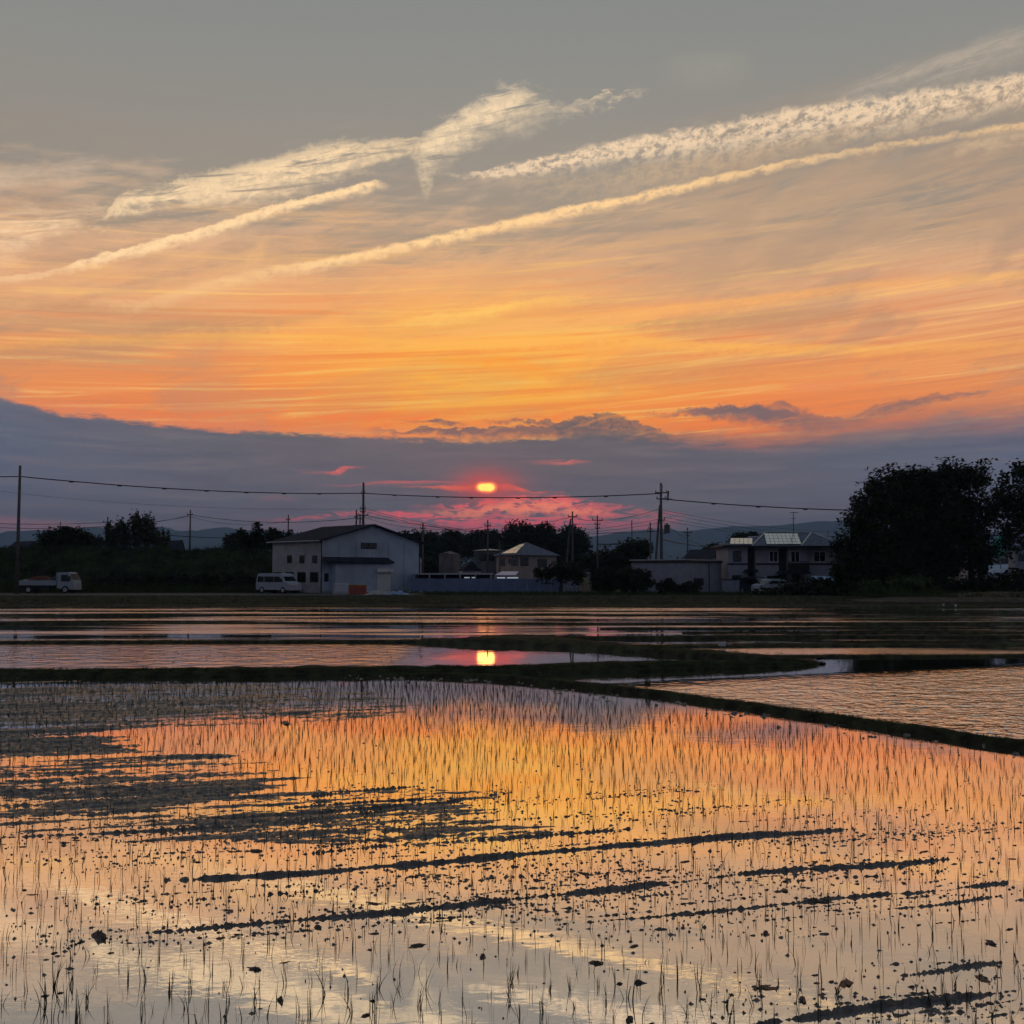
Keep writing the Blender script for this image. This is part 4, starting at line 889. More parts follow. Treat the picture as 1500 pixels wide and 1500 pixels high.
# long low shed roof behind the fence
cp = thing("lean_to_shed", "long low shed with a pale roof edge just above the sheet fence", "shed", (-7, 110, GZ))
A_ = at(605, 841, 111); B_ = at(722, 841, 111); zr = A_[2]
part(Mb().prof([(A_[0], zr - .05), (B_[0], zr - .05), (B_[0], zr + .1), (A_[0], zr + .1)], 110, 114), "roof", "paleroof", cp)
part(Mb().box(A_[0] + .2, B_[0] - .2, 113.6, 113.8, GZ, zr - .06), "back_wall", "trim", cp)
for k in range(6): x = A_[0] + .2 + k * (B_[0] - A_[0] - .4) / 5; part(Mb().box(x - .05, x + .05, 110.1, 110.2, GZ, zr - .06), "post", "steel", cp)
for (x0, x1) in ((680, 688), (691, 697)):  # added glowing tubes standing in for two bright strips above the fence
    q0, q1 = at(x0, 845.5, 110.5), at(x1, 845.5, 110.5)
    o = thing("tube_lamp", "lit white tube lamp under the shed eave, the " + ("left" if x0 < 690 else "right") + " one of two short ones", "lamp", ((q0[0] + q1[0]) / 2, 110.5, q0[2]), "lit tube lamps above the fence")
    part(Mb().box(q0[0], q1[0], 110.46, 110.56, q0[2], q0[2] + .05), "housing", "whitetrim", o); Mb().tube([(q0[0], 110.5, q0[2] - .05), (q1[0], 110.5, q0[2] - .05)], .055, 6).build("tube", M["lit"], o)
# blue carport roof
cb = thing("carport", "small carport with a pale blue sheet roof beside the hipped house, above the fence", "carport", (0, 112, GZ))
q = [at(724, 842.5, 110), at(755, 842.5, 110), at(760, 837, 114), at(735, 837, 114)]
m = Mb(); m.f.append([m.p(*k) for k in q]); m.f.append([m.p(k[0], k[1], k[2] - .08) for k in q][::-1]); m.f += [[0, 1, 6, 7], [1, 2, 5, 6], [2, 3, 4, 5], [3, 0, 7, 4]]; part(m, "roof", "bluesheet", cb)
for k in (0, 1, 2, 3): part(Mb().box(q[k][0] - .05 + (.1 if k in (0, 3) else -.1), q[k][0] + .05 + (.1 if k in (0, 3) else -.1), q[k][1] - .05, q[k][1] + .05, GZ, q[k][2] - .07), "post", "steel", cb)
for (x0, x1, l) in ((728, 740, "left"), (743, 759, "right")):  # two more added glowing tubes for bright strips, no lamp known here
    q0, q1 = at(x0, 845.7, 109), at(x1, 845.7, 109)
    o = thing("tube_lamp", "lit white tube lamp below the blue carport roof, the longer " + l + " one" if l == "right" else "lit white tube lamp below the blue carport roof, the shorter left one", "lamp", ((q0[0] + q1[0]) / 2, 109, q0[2]), "lit tube lamps above the fence")
    part(Mb().box(q0[0], q1[0], 108.96, 109.06, q0[2], q0[2] + .05), "housing", "whitetrim", o); Mb().tube([(q0[0], 109, q0[2] - .05), (q1[0], 109, q0[2] - .05)], .07, 6).build("tube", M["lit"], o)

def simple_house(name, label, cat, pl, pm_, pr, D0, D1, D2, yeave, yridge, wall, roof, hip=False, wins=(), z0=GZ, ov=.4, gable_right=True):
    """corner house: pl/pm_/pr = columns of left, near and right corners at depths D0, D1, D2"""
    L_ = at(pl, 800, D0)[:2]; C_ = at(pm_, 800, D1)[:2]; R_ = at(pr, 800, D2)[:2]; B_ = (L_[0] + R_[0] - C_[0], L_[1] + R_[1] - C_[1])
    t = thing(name, label, cat, (C_[0], C_[1], z0)); f1 = Face(L_, C_, z0); f2 = Face(C_, R_, z0); ze = at(pm_, yeave, D1)[2] - z0
    part(walls([L_, C_, R_, B_], z0 - .2, z0 + ze), "wall", wall, t)
    cx, cy_ = (L_[0] + R_[0]) / 2, (L_[1] + R_[1]) / 2; zr = at(750, yridge, cy_)[2]
    def out(p): return (cx + (p[0] - cx) * (1 + ov / 4), cy_ + (p[1] - cy_) * (1 + ov / 4), z0 + ze)
    Lo, Co, Ro, Bo = map(out, (L_, C_, R_, B_)); m = Mb()
    if hip == "pyramid":
        ap = (cx, cy_, zr)
        for a, b in ((Lo, Co), (Co, Ro), (Ro, Bo), (Bo, Lo)): m.face(a, b, ap)
        m.face(Lo, Bo, Ro, Co)
    else:                                   # gable on the right-hand (C-R) face
        mid = lambda a, b: ((a[0] + b[0]) / 2, (a[1] + b[1]) / 2, zr)
        r0 = mid(Co, Ro); r1 = mid(Lo, Bo); up = lambda p: (p[0], p[1], p[2] + .12)
        m.face(Lo, Co, up(r0), up(r1)); m.face(Ro, Bo, up(r1), up(r0)); m.face(Co, Ro, up(r0)); m.face(Bo, Lo, up(r1)); m.face(Lo, Bo, Ro, Co)
    part(m, "roof", roof, t)
    for fi, px in wins: window((f1, f2)[fi], px, t)
    return t, f1, f2, (Lo, Co, Ro, Bo, (cx, cy_, zr))
hA, f1, f2, hc = simple_house("house", "pinkish two-storey house with dark pyramid roof carrying solar panels", "house", 727, 760, 815, 176, 168, 174, 813, 794, "pink", "roof2", "pyramid", [(0, (732, 740, 818, 829)), (0, (745, 748, 819, 826)), (0, (749, 759, 816, 829)), (1, (762, 774, 816, 829)), (1, (787, 801, 819, 831))], ov=.6)
Lo, Co, Ro, Bo, ap = hc
def lerp(a, b, t): return tuple(x + (y - x) * t for x, y in zip(a, b))
for i in range(4):
    for j in range(3):
        def P_(u, v): base_ = lerp(Lo, Co, u); return lerp(base_, ap, v)
        u0, u1, v0, v1 = .26 + .16 * i, .26 + .16 * i + .15, .12 + .24 * j, .12 + .24 * j + .22
        if j == 2: u0, u1 = .2 + .2 * i, .2 + .2 * i + .18
        q = [P_(u0, v0), P_(u1, v0), P_(u1, v1), P_(u0, v1)]; q = [(a, b - .04, c + .10) for a, b, c in q]
        m = Mb(); m.face(*q); m.face(*[(a, b, c - .05) for a, b, c in q][::-1]); m.f += [[0, 1, 6, 7], [1, 2, 5, 6], [2, 3, 4, 5], [3, 0, 7, 4]]; part(m, "solar_panel", "panel", hA)
# small houses behind the fence
t, *_ = simple_house("house", "small boxy grey house with one tiny window, behind the low shed", "house", 643, 664, 674, 160, 156, 162, 811, 807, "dimwall", "dimwall", "pyramid", [(0, (648, 657, 810, 815))], ov=.02)
simple_house("house", "low house with dark gable roof and white gable wall, right of the boxy house", "house", 672, 678, 704, 150, 142, 142, 836, 824, "whitetrim", "roof", False, [(1, (682, 694, 831, 836))])
simple_house("house", "dark house with flat pale roof left of the solar pyramid roof", "house", 694, 736, 740, 182, 180, 186, 806, 804, "dimwall", "paleroof", "pyramid", [(0, (704, 712, 812, 822)), (0, (716, 724, 812, 822))], ov=.5)
simple_house("house", "low dark-roofed house showing a white wall end, beside the warehouse", "house", 590, 606, 619, 150, 140, 150, 824, 815, "plaster", "paleroof", False, [])
simple_house("house", "small dark-roofed house with white gable just behind the grey shed", "house", 1003, 1045, 1062, 124, 120, 126, 817, 806, "plaster", "roof", False, [(1, (1048, 1056, 820, 826))])
simple_house("farmhouse", "dark roofed farmhouse whose roof shows just above the levee at the left", "house", 14, 40, 58, 150, 146, 150, 801, 794, "plaster", "roof", False, [])
simple_house("farmhouse", "low farmhouse with dark gable roof above the levee beside the bamboo", "house", 228, 262, 270, 150, 146, 150, 806, 793, "plaster", "roof", False, [])

# open shelter with pale roof and a forked post
st = thing("open_shelter", "open shelter with a thin pale roof on posts, between orchard tree and round shrubs", "shelter", (9, 103, GZ))
q0, q1 = at(856, 838.5, 103), at(906, 841, 103)
part(Mb().prof([(q0[0], q0[2] - .1), (q1[0], q1[2] - .1), (q1[0], q1[2] + .02), (q0[0], q0[2] + .02)], 102.5, 106.5), "roof", "paleroof", st)
for px in (862, 884, 904): x = at(px, 850, 103)[0]; part(Mb().tube([(x, 102.8, GZ), (x, 102.8, 1.9)], .07), "post", "conc", st)
x = at(862, 850, 103)[0]; part(Mb().tube([(x, 102.8, 1.4), (x + .5, 102.8, 1.95)], .05), "brace", "conc", st)
part(Mb().box(at(826, 850, 107)[0], at(850, 850, 107)[0], 106.8, 107, GZ, 1.7), "side_wall", "plaster", st)
for k in range(5): x = at(826 + 6 * k, 860, 102)[0]; part(Mb().box(x - .03, x + .03, 101.8, 101.86, GZ, .75), "rail_post", "steel", st)
part(Mb().box(at(826, 860, 102)[0], at(850, 860, 102)[0], 101.8, 101.86, .72, .78), "rail", "steel", st)

# flat roofed grey shed
L_, C_, R_ = at(925, 850, 103), at(1005, 850, 98.5), at(1057, 850, 107); B_ = (L_[0] + R_[0] - C_[0], L_[1] + R_[1] - C_[1])
sd = thing("grey_shed", "grey windowed shed with a flat roof below the tall pole with a transformer", "shed", (C_[0], C_[1], GZ))
s1, s2 = Face(L_[:2], C_[:2]), Face(C_[:2], R_[:2]); ze = s1.z_at(s1.L, 820.5)
part(walls([L_[:2], C_[:2], R_[:2], B_], GZ - .2, GZ + ze), "wall", "plaster", sd)
def grow(p, k): cx, cy_ = (L_[0] + R_[0]) / 2, (L_[1] + R_[1]) / 2; return (cx + (p[0] - cx) * k, cy_ + (p[1] - cy_) * k)
part(walls([grow(L_, 1.04), grow(C_, 1.04), grow(R_, 1.04), grow(B_, 1.04)], GZ + ze, GZ + ze + .10), "roof", "paleroof", sd)
part(walls([grow(L_, 1.03), grow(C_, 1.03), grow(R_, 1.03), grow(B_, 1.03)], GZ + ze - .22, GZ + ze - .002), "fascia", "trim", sd)
window(s1, (975, 984, 846.5, 858), sd); window(s2, (1015, 1029, 847, 858), sd); a = s2.s_at(1037); part(s2.mb().tube([(a, -.05, 0), (a, -.05, ze - .2)], .05), "downpipe", "trim", sd)

# the big two-storey house with solar roof, seen square on
D = 106.0; X_ = lambda px, d=D: at(px, 800, d)[0]; Zp = lambda py, d=D: at(750, py, d)[2]
bh = thing("two_storey_house", "wide two-storey house with balcony and solar panels, left of the big trees", "house", (X_(1140), D, GZ))
eave = Zp(799.5)
def bx(name, x0, x1, y0, y1, d0, d1, mat): return part(Mb().box(X_(x0), X_(x1), D + d0, D + d1, Zp(y1) if y1 < 900 else GZ - .2, Zp(y0) if y0 is not None else eave), name, mat, bh)
M["lightwall"] = pm("light_render_wall", (0.29, 0.30, 0.34), .85, 1.5, .08)
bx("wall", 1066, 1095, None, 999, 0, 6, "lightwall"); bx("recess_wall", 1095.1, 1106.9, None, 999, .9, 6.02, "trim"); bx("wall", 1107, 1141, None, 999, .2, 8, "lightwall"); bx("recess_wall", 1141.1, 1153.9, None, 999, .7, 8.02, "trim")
bx("wall", 1154, 1180.4, None, 999, .05, 8, "lightwall"); bx("wall", 1180.6, 1235, None, 999, .5, 8, "lightwall")
bx("string_course", 1065.6, 1094.9, 825, 827.5, -.04, -.002, "trim"); bx("string_course", 1107, 1141, 825, 827.5, .15, .198, "trim"); bx("string_course", 1180.6, 1235, 825, 827.5, .45, .498, "trim")
fc = lambda d: Face((X_(1000), D + d), (X_(1300), D + d))
for px, d, mu in (((1073, 1085, 807, 823), 0, 1), ((1125.5, 1138.5, 807, 823.5), .2, 1), ((1157, 1170.5, 807, 824), .05, 1), ((1190.5, 1208.5, 807.5, 823.5), .5, 1), ((1071, 1085, 842.5, 848.5), 0, 1), ((1122, 1140, 843.5, 858), .2, 1), ((1159, 1171, 841, 860), .05, 1)):
    window(fc(d), px, bh, M["whitetrim"] if px[2] < 830 and px[0] > 1100 else M["trim"], mull=mu)
# balcony, porch roofs
part(Mb().box(X_(1150.5), X_(1181), D - 1.0, D + .04, Zp(836), Zp(834.5)), "balcony_floor", "trim", bh)
bal = Mb()
for k in range(17): x = X_(1150.5) + k * (X_(1181) - X_(1150.5)) / 16; bal.box(x - .02, x + .02, D - 1.0, D - .96, Zp(834.4), Zp(823.5))
bal.box(X_(1150.5), X_(1181), D - 1.03, D - .93, Zp(823.4), Zp(822.5)); bal.box(X_(1150.5), X_(1181), D - .96, D - .93, Zp(834.4), Zp(825)); part(bal, "balcony_railing", "trim", bh)
part(Mb().box(X_(1170), X_(1177), D - .5, D - .1, Zp(834.4), Zp(826)), "air_conditioner", "conc", bh)
m = Mb(); m.prof([(X_(1134), Zp(840.5)), (X_(1183), Zp(840.5)), (X_(1178), Zp(836)), (X_(1140), Zp(836))], D - 1.5, D + .02); part(m, "porch_roof", "roof", bh)
m = Mb(); m.prof([(X_(1087), Zp(838)), (X_(1108), Zp(838)), (X_(1106), Zp(834)), (X_(1091), Zp(834))], D - .9, D + .1); part(m, "entry_canopy", "roof", bh)
part(Mb().box(X_(1096), X_(1106), D + .86, D + .898, GZ, Zp(842)), "front_door", "trim", bh)
# roofs: hipped pieces
def hiproof(x0, x1, d0, d1, ye, xr0, xr1, yr, dr, nm="roof"):
    e = Zp(ye, D + d0); r = Zp(yr, D + dr); X0, X1, A, B = X_(x0, D + d0), X_(x1, D + d0), X_(xr0, D + dr), X_(xr1, D + dr)
    p = [(X0, D + d0, e), (X1, D + d0, e), (X1, D + d1, e), (X0, D + d1, e), (A, D + dr, r), (B, D + dr, r)]
    m = Mb(); [m.p(*k) for k in p]; m.f = [[0, 1, 5, 4], [1, 2, 5], [2, 3, 4, 5], [3, 0, 4], [3, 2, 1, 0]]; part(m, nm, "roof2", bh)
    part(Mb().prof([(X0, e - .2), (X1, e - .2), (X1, e - .003), (X0, e - .003)], D + d0 + .02, D + d1 - .02), "eave_board", "trim", bh)
    return p
r1 = hiproof(1060, 1113, -.7, 6.6, 798.5, 1096, 1111, 787, 3.2); r2 = hiproof(1102, 1238, -.9, 8.8, 799.3, 1121, 1189, 780, 4.0, "roof")
def panels(p, u0, u1, v0, v1, nu, nv):
    a, b, c, d = p[0], p[1], p[5], p[4]
    for i in range(nu):
        for j in range(nv):
            q = []
            for (s_, t_) in ((i + .04, j + .05), (i + .96, j + .05), (i + .96, j + .95), (i + .04, j + .95)):
                u = u0 + (u1 - u0) * s_ / nu; v = v0 + (v1 - v0) * t_ / nv
                lo = lerp(a, b, u); fixed = lerp((lo[0], d[1], d[2]), (lo[0], d[1], d[2]), 0); sh = (v) * .05; k = lerp(lo, fixed, v); q.append((k[0] + .9 * v, k[1] - .03, k[2] + .10))
            m = Mb(); m.face(*q); m.face(*[(x, y, z - .05) for x, y, z in q][::-1]); m.f += [[0, 1, 6, 7], [1, 2, 5, 6], [2, 3, 4, 5], [3, 0, 7, 4]]; part(m, "solar_panel", "panel", bh)
panels(r1, .18, .80, .05, .78, 5, 3); panels(r2, .155, .53, .05, .86, 8, 4)
for a, b in ((r2[0], r2[4]), (r2[1], r2[5]), (r2[4], r2[5]), (r1[4], r1[5]), (lerp(r2[0], r2[1], .53), lerp(r2[4], r2[5], 1.0))): part(Mb().tube([(a[0], a[1], a[2] + .03), (b[0], b[1], b[2] + .03)], .09, 5), "ridge_cap", "paleroof", bh)
an = thing("tv_antenna", "thin television antenna on a mast above the solar-panelled house", "antenna", (X_(1162), D + 4, Zp(780, D + 4)))
q = at(1162, 750, D + 4); part(Mb().tube([(q[0], q[1], q[2]), (q[0], q[1], Zp(780, D + 4) - .1)], .045, 5), "mast", "pole", an)
m = Mb(); m.tube([(q[0] - .35, q[1], q[2] - .05), (q[0] + .5, q[1], q[2] - .05)], .03, 4)
for k in range(6): m.tube([(q[0] - .3 + k * .15, q[1] - .3, q[2] - .05), (q[0] - .3 + k * .15, q[1] + .3, q[2] - .05)], .015, 4)
m.tube([(q[0] - .3, q[1], q[2] - .7), (q[0] + .3, q[1], q[2] - .7)], .025, 4); part(m, "aerial", "pole", an)
gw = thing("garden_wall", "light block garden wall with a darker coping at the left end of the big house", "wall", (X_(1075, 101), 101, GZ))
for i in range(4):
    for j in range(4): w = (X_(1093.5, 101) - X_(1057, 101)) / 4; z = 1.32 / 4; x = X_(1057, 101); part(Mb().box(x + i * w + .008, x + (i + 1) * w - .008, 101, 101.2, GZ + j * z + .006, GZ + (j + 1) * z), "block", "plaster", gw)
part(Mb().box(X_(1056.5, 101), X_(1094, 101), 100.95, 101.25, GZ + 1.322, GZ + 1.42), "coping", "trim", gw)
cs = thing("carport", "carport with bluish sheet roof at the right end of the big house, under the tree", "carport", (X_(1200, 100), 100, GZ))
q = [at(1189, 848.5, 98), at(1223, 851, 98), at(1226, 844.5, 102), at(1189, 843.5, 102)]
m = Mb(); m.face(*q); m.face(*[(x, y, z - .08) for x, y, z in q][::-1]); m.f += [[0, 1, 6, 7], [1, 2, 5, 6], [2, 3, 4, 5], [3, 0, 7, 4]]; part(m, "roof", "bluesheet", cs)
for k in range(4): part(Mb().box(q[k][0] - .05, q[k][0] + .05, q[k][1] - .05, q[k][1] + .05, GZ, q[k][2] - .07), "post", "steel", cs)

# houses behind the trees at the right
simple_house("house", "house with light walls and pale blue lower roof glimpsed behind the right-hand trees", "house", 1404, 1428, 1520, 130, 124, 128, 812, 797, "lightwall", "roof2", False, [(1, (1436, 1450, 818, 830)), (1, (1460, 1474, 818, 830))])
o = thing("lean_to", "pale blue lean-to roof under the teal net at the right", "lean-to", (at(1445, 840, 118)[0], 118, GZ))
q = [at(1444, 840, 116), at(1490, 838, 116), at(1482, 826, 121), at(1446, 828, 121)]
m = Mb(); m.face(*q); m.face(*[(x, y, z - .1) for x, y, z in q][::-1]); m.f += [[0, 1, 6, 7], [1, 2, 5, 6], [2, 3, 4, 5], [3, 0, 7, 4]]; part(m, "roof", "bluesheet", o)
for k in range(4): part(Mb().box(q[k][0] - .06, q[k][0] + .06, q[k][1] - .06, q[k][1] + .06, GZ, q[k][2] - .09), "post", "conc", o)
simple_house("house", "far right house with grey upper wall and white window band, cut by the picture edge", "house", 1476, 1486, 1560, 118, 112, 114, 802, 792, "plaster", "roof2", False, [(1, (1490, 1500, 812, 822))])
# teal net slung over poles
v = []; f = []
for i in range(9):
    for j in range(9):
        u, w = i / 8, j / 8; px = 1447 + 26 * u + 6 * (1 - w) * (u - .5); py = 815 - 32 * w * (1 - .75 * (u - .62) ** 2 * 4) - 3 * math.sin(u * 9); q = at(px, py, 117.5 + .9 * math.sin(u * 7 + w * 3)); v.append(q)
f = [(i * 9 + j, (i + 1) * 9 + j, (i + 1) * 9 + j + 1, i * 9 + j + 1) for i in range(8) for j in range(8)]
o = thing("garden_net", "teal protective net draped over a pole behind the right-hand trees", "net", (at(1462, 815, 117.5)[0], 117.5, GZ))
np_ = Mb(); np_.v = [tuple(k) for k in v]; np_.f = [list(k) for k in f]; nn_ = np_.build("net_cloth", M["teal"], o, smooth=True); nn_.modifiers.new("thickness", "SOLIDIFY").thickness = .03
q = at(1464, 784, 118.4); part(Mb().tube([(q[0], q[1], GZ), q], .06), "pole", "steel", o)

# ------------------------------------------------------------------ vehicles
def wheel(parent, x, y, r, w, frame):
    O, A_ = frame
    def cyl(x0, x1, r_, n=20):
        m = Mb(O, A_)
        for (ya, yb) in ((x0, x1),):
            a = [m.p(x + r_ * math.cos(t), ya, r + r_ * math.sin(t)) for t in np.linspace(0, 2 * np.pi, n, endpoint=False)]; b = [m.p(x + r_ * math.cos(t), yb, r + r_ * math.sin(t)) for t in np.linspace(0, 2 * np.pi, n, endpoint=False)]
            m.f.append(a[::-1]); m.f.append(b)
            for k in range(n): m.f.append([a[k], a[(k + 1) % n], b[(k + 1) % n], b[k]])
        return m
    wh_ = cyl(y, y + w, r).build("wheel", M["tyre"], parent); s = -1 if y < 0 else 1
    cyl(y - .012 if s < 0 else y + w - .012, y + .01 if s < 0 else y + w + .012, r * .6).build("rim", M["rim"], wh_)
def shell(frame, prof, wdt, name, mat, parent, inset=.1, bev=.05):
    """side profile (x, z) closed outline swept over the width with a tumblehome at the top"""
    m = Mb(*frame); zs = [p[1] for p in prof]; z0, z1 = min(zs), max(zs); n = len(prof); rings = []
    for k, y in enumerate((-wdt / 2, -wdt / 2 + .001, 0, wdt / 2 - .001, wdt / 2)):
        ring = []
        for (x, z) in prof:
            t = max(0, (z - (z0 + (z1 - z0) * .5)) / ((z1 - z0) * .5)); ring.append(m.p(x, y * (1 - inset * t * 2 / wdt), z))
        rings.append(ring)
    m.f.append(rings[0]); m.f.append(rings[-1][::-1])
    for a, b in zip(rings[:-1], rings[1:]):
        for k in range(n): m.f.append([a[(k + 1) % n], a[k], b[k], b[(k + 1) % n]])
    o = m.build(name, mat, parent); bv = o.modifiers.new("soft_edges", "BEVEL"); bv.width = bev; bv.segments = 2; bv.angle_limit = R(40); return o
# van: nose to the right and a little towards the viewer
vq = at(408, 868, 102.5); vf = ((vq[0], vq[1], GZ), R(-33)); van = thing("white_van", "white high-roof van parked in front of the warehouse's cream wall", "van", (vq[0], vq[1], GZ))
body = [(-2.3, .35), (-2.33, .9), (-2.25, 1.7), (-2.15, 1.93), (-1.9, 1.99), (.9, 1.97), (1.15, 1.9), (1.75, 1.15), (2.2, .98), (2.32, .75), (2.32, .35)]
shell(vf, body, 1.7, "body", M["carwhite"], van, .12, .06)
def sidequad(frame, pts, y, name, mat, parent, tum=0):
    m = Mb(*frame); n = len(pts); a = [m.p(x, y, z) for x, z in pts]; b = [m.p(x, y + (.02 if y < 0 else -.02), z) for x, z in pts]; m.f.append(a if y < 0 else a[::-1]); m.f.append(b[::-1] if y < 0 else b)
    for k in range(n): m.f.append([a[(k + 1) % n], a[k], b[k], b[(k + 1) % n]])
    return m.build(name, mat, parent)
for y in (-.862, .862):
    sidequad(vf, [(-2.12, 1.12), (-1.25, 1.12), (-1.25, 1.68), (-2.02, 1.68)], y, "window", M["glass"], van)
    sidequad(vf, [(-1.12, 1.12), (.15, 1.12), (.15, 1.68), (-1.12, 1.68)], y, "window", M["glass"], van)
    sidequad(vf, [(.25, 1.12), (1.35, 1.12), (.95, 1.68), (.25, 1.68)], y, "window", M["glass"], van)
    sidequad(vf, [(-.5, 1.0), (-.3, 1.0), (-.3, 1.03), (-.5, 1.03)], y * 1.01, "handle", M["trim"], van)
m = Mb(*vf); m.face((1.20, -.68, 1.82), (1.20, .68, 1.82), (1.72, .74, 1.24), (1.72, -.74, 1.24)); part(m, "windscreen", "glass", van)
m = Mb(*vf); m.face((-2.36, .6, 1.15), (-2.36, -.6, 1.15), (-2.30, -.56, 1.68), (-2.30, .56, 1.68)); part(m, "rear_window", "glass", van)
for y in (-.62, .62):
    part(Mb(*vf).box(2.2, 2.345, y - .16, y + .16, .78, .95), "headlight", "steel", van); part(Mb(*vf).box(-2.36, -2.3, y - .12 * (1 if y > 0 else 1), y + .12, .95, 1.35), "tail_light", "lampred", van)
    part(Mb(*vf).box(1.2, 1.3, y * 1.5 - .08, y * 1.5 + .08, 1.2, 1.45), "wing_mirror", "trim", van)
part(Mb(*vf).box(2.3, 2.4, -.8, .8, .32, .55), "bumper", "carwhite", van)
for x in (-1.45, 1.45):
    for y in (-.86, .66): wheel(van, x, y, .33, .2, vf)
# second vehicle's wheels behind the van nose are part of a small dark car
# flatbed truck facing right, loaded
tq = at(73, 868, 103); tf = ((tq[0], tq[1], GZ), R(-3)); tr = thing("flatbed_truck", "white flatbed truck with a rusty red load, parked on the road by the levee", "truck", (tq[0], tq[1], GZ))
cab = [(1.15, .5), (1.15, 2.02), (1.3, 2.1), (2.2, 2.1), (2.35, 2.02), (2.75, 1.25), (2.8, .95), (2.8, .42), (2.6, .38)]
shell(tf, cab, 1.75, "cab", M["carwhite"], tr, .08, .06)
for y in (-.885, .885): sidequad(tf, [(1.55, 1.2), (2.45, 1.2), (2.2, 1.85), (1.55, 1.85)], y, "window", M["glass"], tr)
m = Mb(*tf); m.face((2.40, -.76, 1.95), (2.40, .76, 1.95), (2.74, .8, 1.32), (2.74, -.8, 1.32)); part(m, "windscreen", "trim", tr)
part(Mb(*tf).box(-2.95, 2.5, -.35, .35, .5, .68), "chassis", "trim", tr); part(Mb(*tf).box(-3.0, 1.05, -.92, .92, .86, .93), "bed_floor", "trim", tr)
for y in (-.95, .92): part(Mb(*tf).box(-3.0, 1.05, y, y + .03, .80, 1.28), "side_board", "carwhite", tr)
part(Mb(*tf).box(-3.03, -3.0, -.95, .95, .80, 1.28), "tailgate", "carwhite", tr); part(Mb(*tf).box(1.055, 1.10, -.9, .9, .9, 2.05), "headboard", "carwhite", tr)
part(Mb(*tf).box(2.78, 2.86, -.85, .85, .36, .58), "bumper", "carwhite", tr)
for y in (-.7, .7): part(Mb(*tf).box(2.74, 2.83, y - .14, y + .14, .66, .82), "headlight", "steel", tr); part(Mb(*tf).box(2.45, 2.55, y * 1.45 - .1, y * 1.45 + .1, 1.35, 1.7), "wing_mirror", "trim", tr)
part(Mb(*tf).box(-.2, .35, -.9, -.55, .35, .72), "fuel_tank", "trim", tr)
for x in (-1.75, 2.0):
    for y in (-.9, .68): wheel(tr, x, y, .36, .22, tf)
for i, (x0, x1, h0, h1, m_) in enumerate(((-2.75, -2.0, .35, .55, "mud"), (-2.0, .3, .62, .85, "redbrown"), (.3, 1.0, .62, .8, "trim"))):
    m = Mb(*tf); gx_ = np.linspace(x0, x1, 8); gy = np.linspace(-.85, .85, 6)
    idx = [[m.p(x, y, .935 + (h0 + (h1 - h0) * rnd.random()) * (.55 + .45 * math.sin(math.pi * (i2 + .5) / 8)) * (1 if abs(y) < .8 else .55)) for y in gy] for i2, x in enumerate(gx_)]
    bot = [[m.p(x, y, .935) for y in gy] for x in gx_]
    for a in range(7):
        for b in range(5): m.f.append([idx[a][b], idx[a + 1][b], idx[a + 1][b + 1], idx[a][b + 1]])
        m.f.append([bot[a][0], bot[a + 1][0], idx[a + 1][0], idx[a][0]]); m.f.append([idx[a][5], idx[a + 1][5], bot[a + 1][5], bot[a][5]])
    for b in range(5): m.f.append([idx[0][b], idx[0][b + 1], bot[0][b + 1], bot[0][b]]); m.f.append([bot[7][b], bot[7][b + 1], idx[7][b + 1], idx[7][b]])
    o = m.build("truck_load", M[m_], None); tag(o, ["low heap of dark soil at the rear of the flatbed truck", "rusty red-brown heap in the middle of the truck bed", "dark bundle against the truck's cab"][i], "load")
# cars beside the big house
def small_car(px, Dc, angd, s, label, mat):
    q = at(px, 868, Dc); fr = ((q[0], q[1], GZ), R(angd)); c = thing("parked_car", label, "car", (q[0], q[1], GZ), "cars beside the big house")
    pr = [(-1.7, .3), (-1.75, .85), (-1.6, 1.1), (-1.35, 1.5 * s), (-1.0, 1.58 * s), (.35, 1.56 * s), (.7, 1.45 * s), (1.2, 1.0), (1.65, .88), (1.75, .6), (1.72, .3)]
    shell(fr, pr, 1.5, "body", mat, c, .14, .07)
    for y in (-.762, .762): sidequad(fr, [(-1.4, 1.02), (-.5, 1.02), (-.5, 1.38 * s), (-1.2, 1.38 * s)], y, "window", M["glass"], c); sidequad(fr, [(-.42, 1.02), (.9, 1.02), (.5, 1.38 * s), (-.42, 1.38 * s)], y, "window", M["glass"], c)
    m = Mb(*fr); m.face((.70, -.62, 1.46 * s), (.70, .62, 1.46 * s), (1.2, .68, 1.02), (1.2, -.68, 1.02)); part(m, "windscreen", "glass", c)
    for x in (-1.15, 1.15):
        for y in (-.76, .58): wheel(c, x, y, .29, .18, fr)
    for y in (-.5, .5): part(Mb(*fr).box(1.62, 1.755, y - .15, y + .15, .62, .8), "headlight", "steel", c)
small_car(1108, 100, -60, 1.05, "dark small car by the light garden wall, left of two", M["roof"])
small_car(1128, 99, -150, .92, "pale small car with a bright curved roof, right of two by the big house", M["carwhite"])

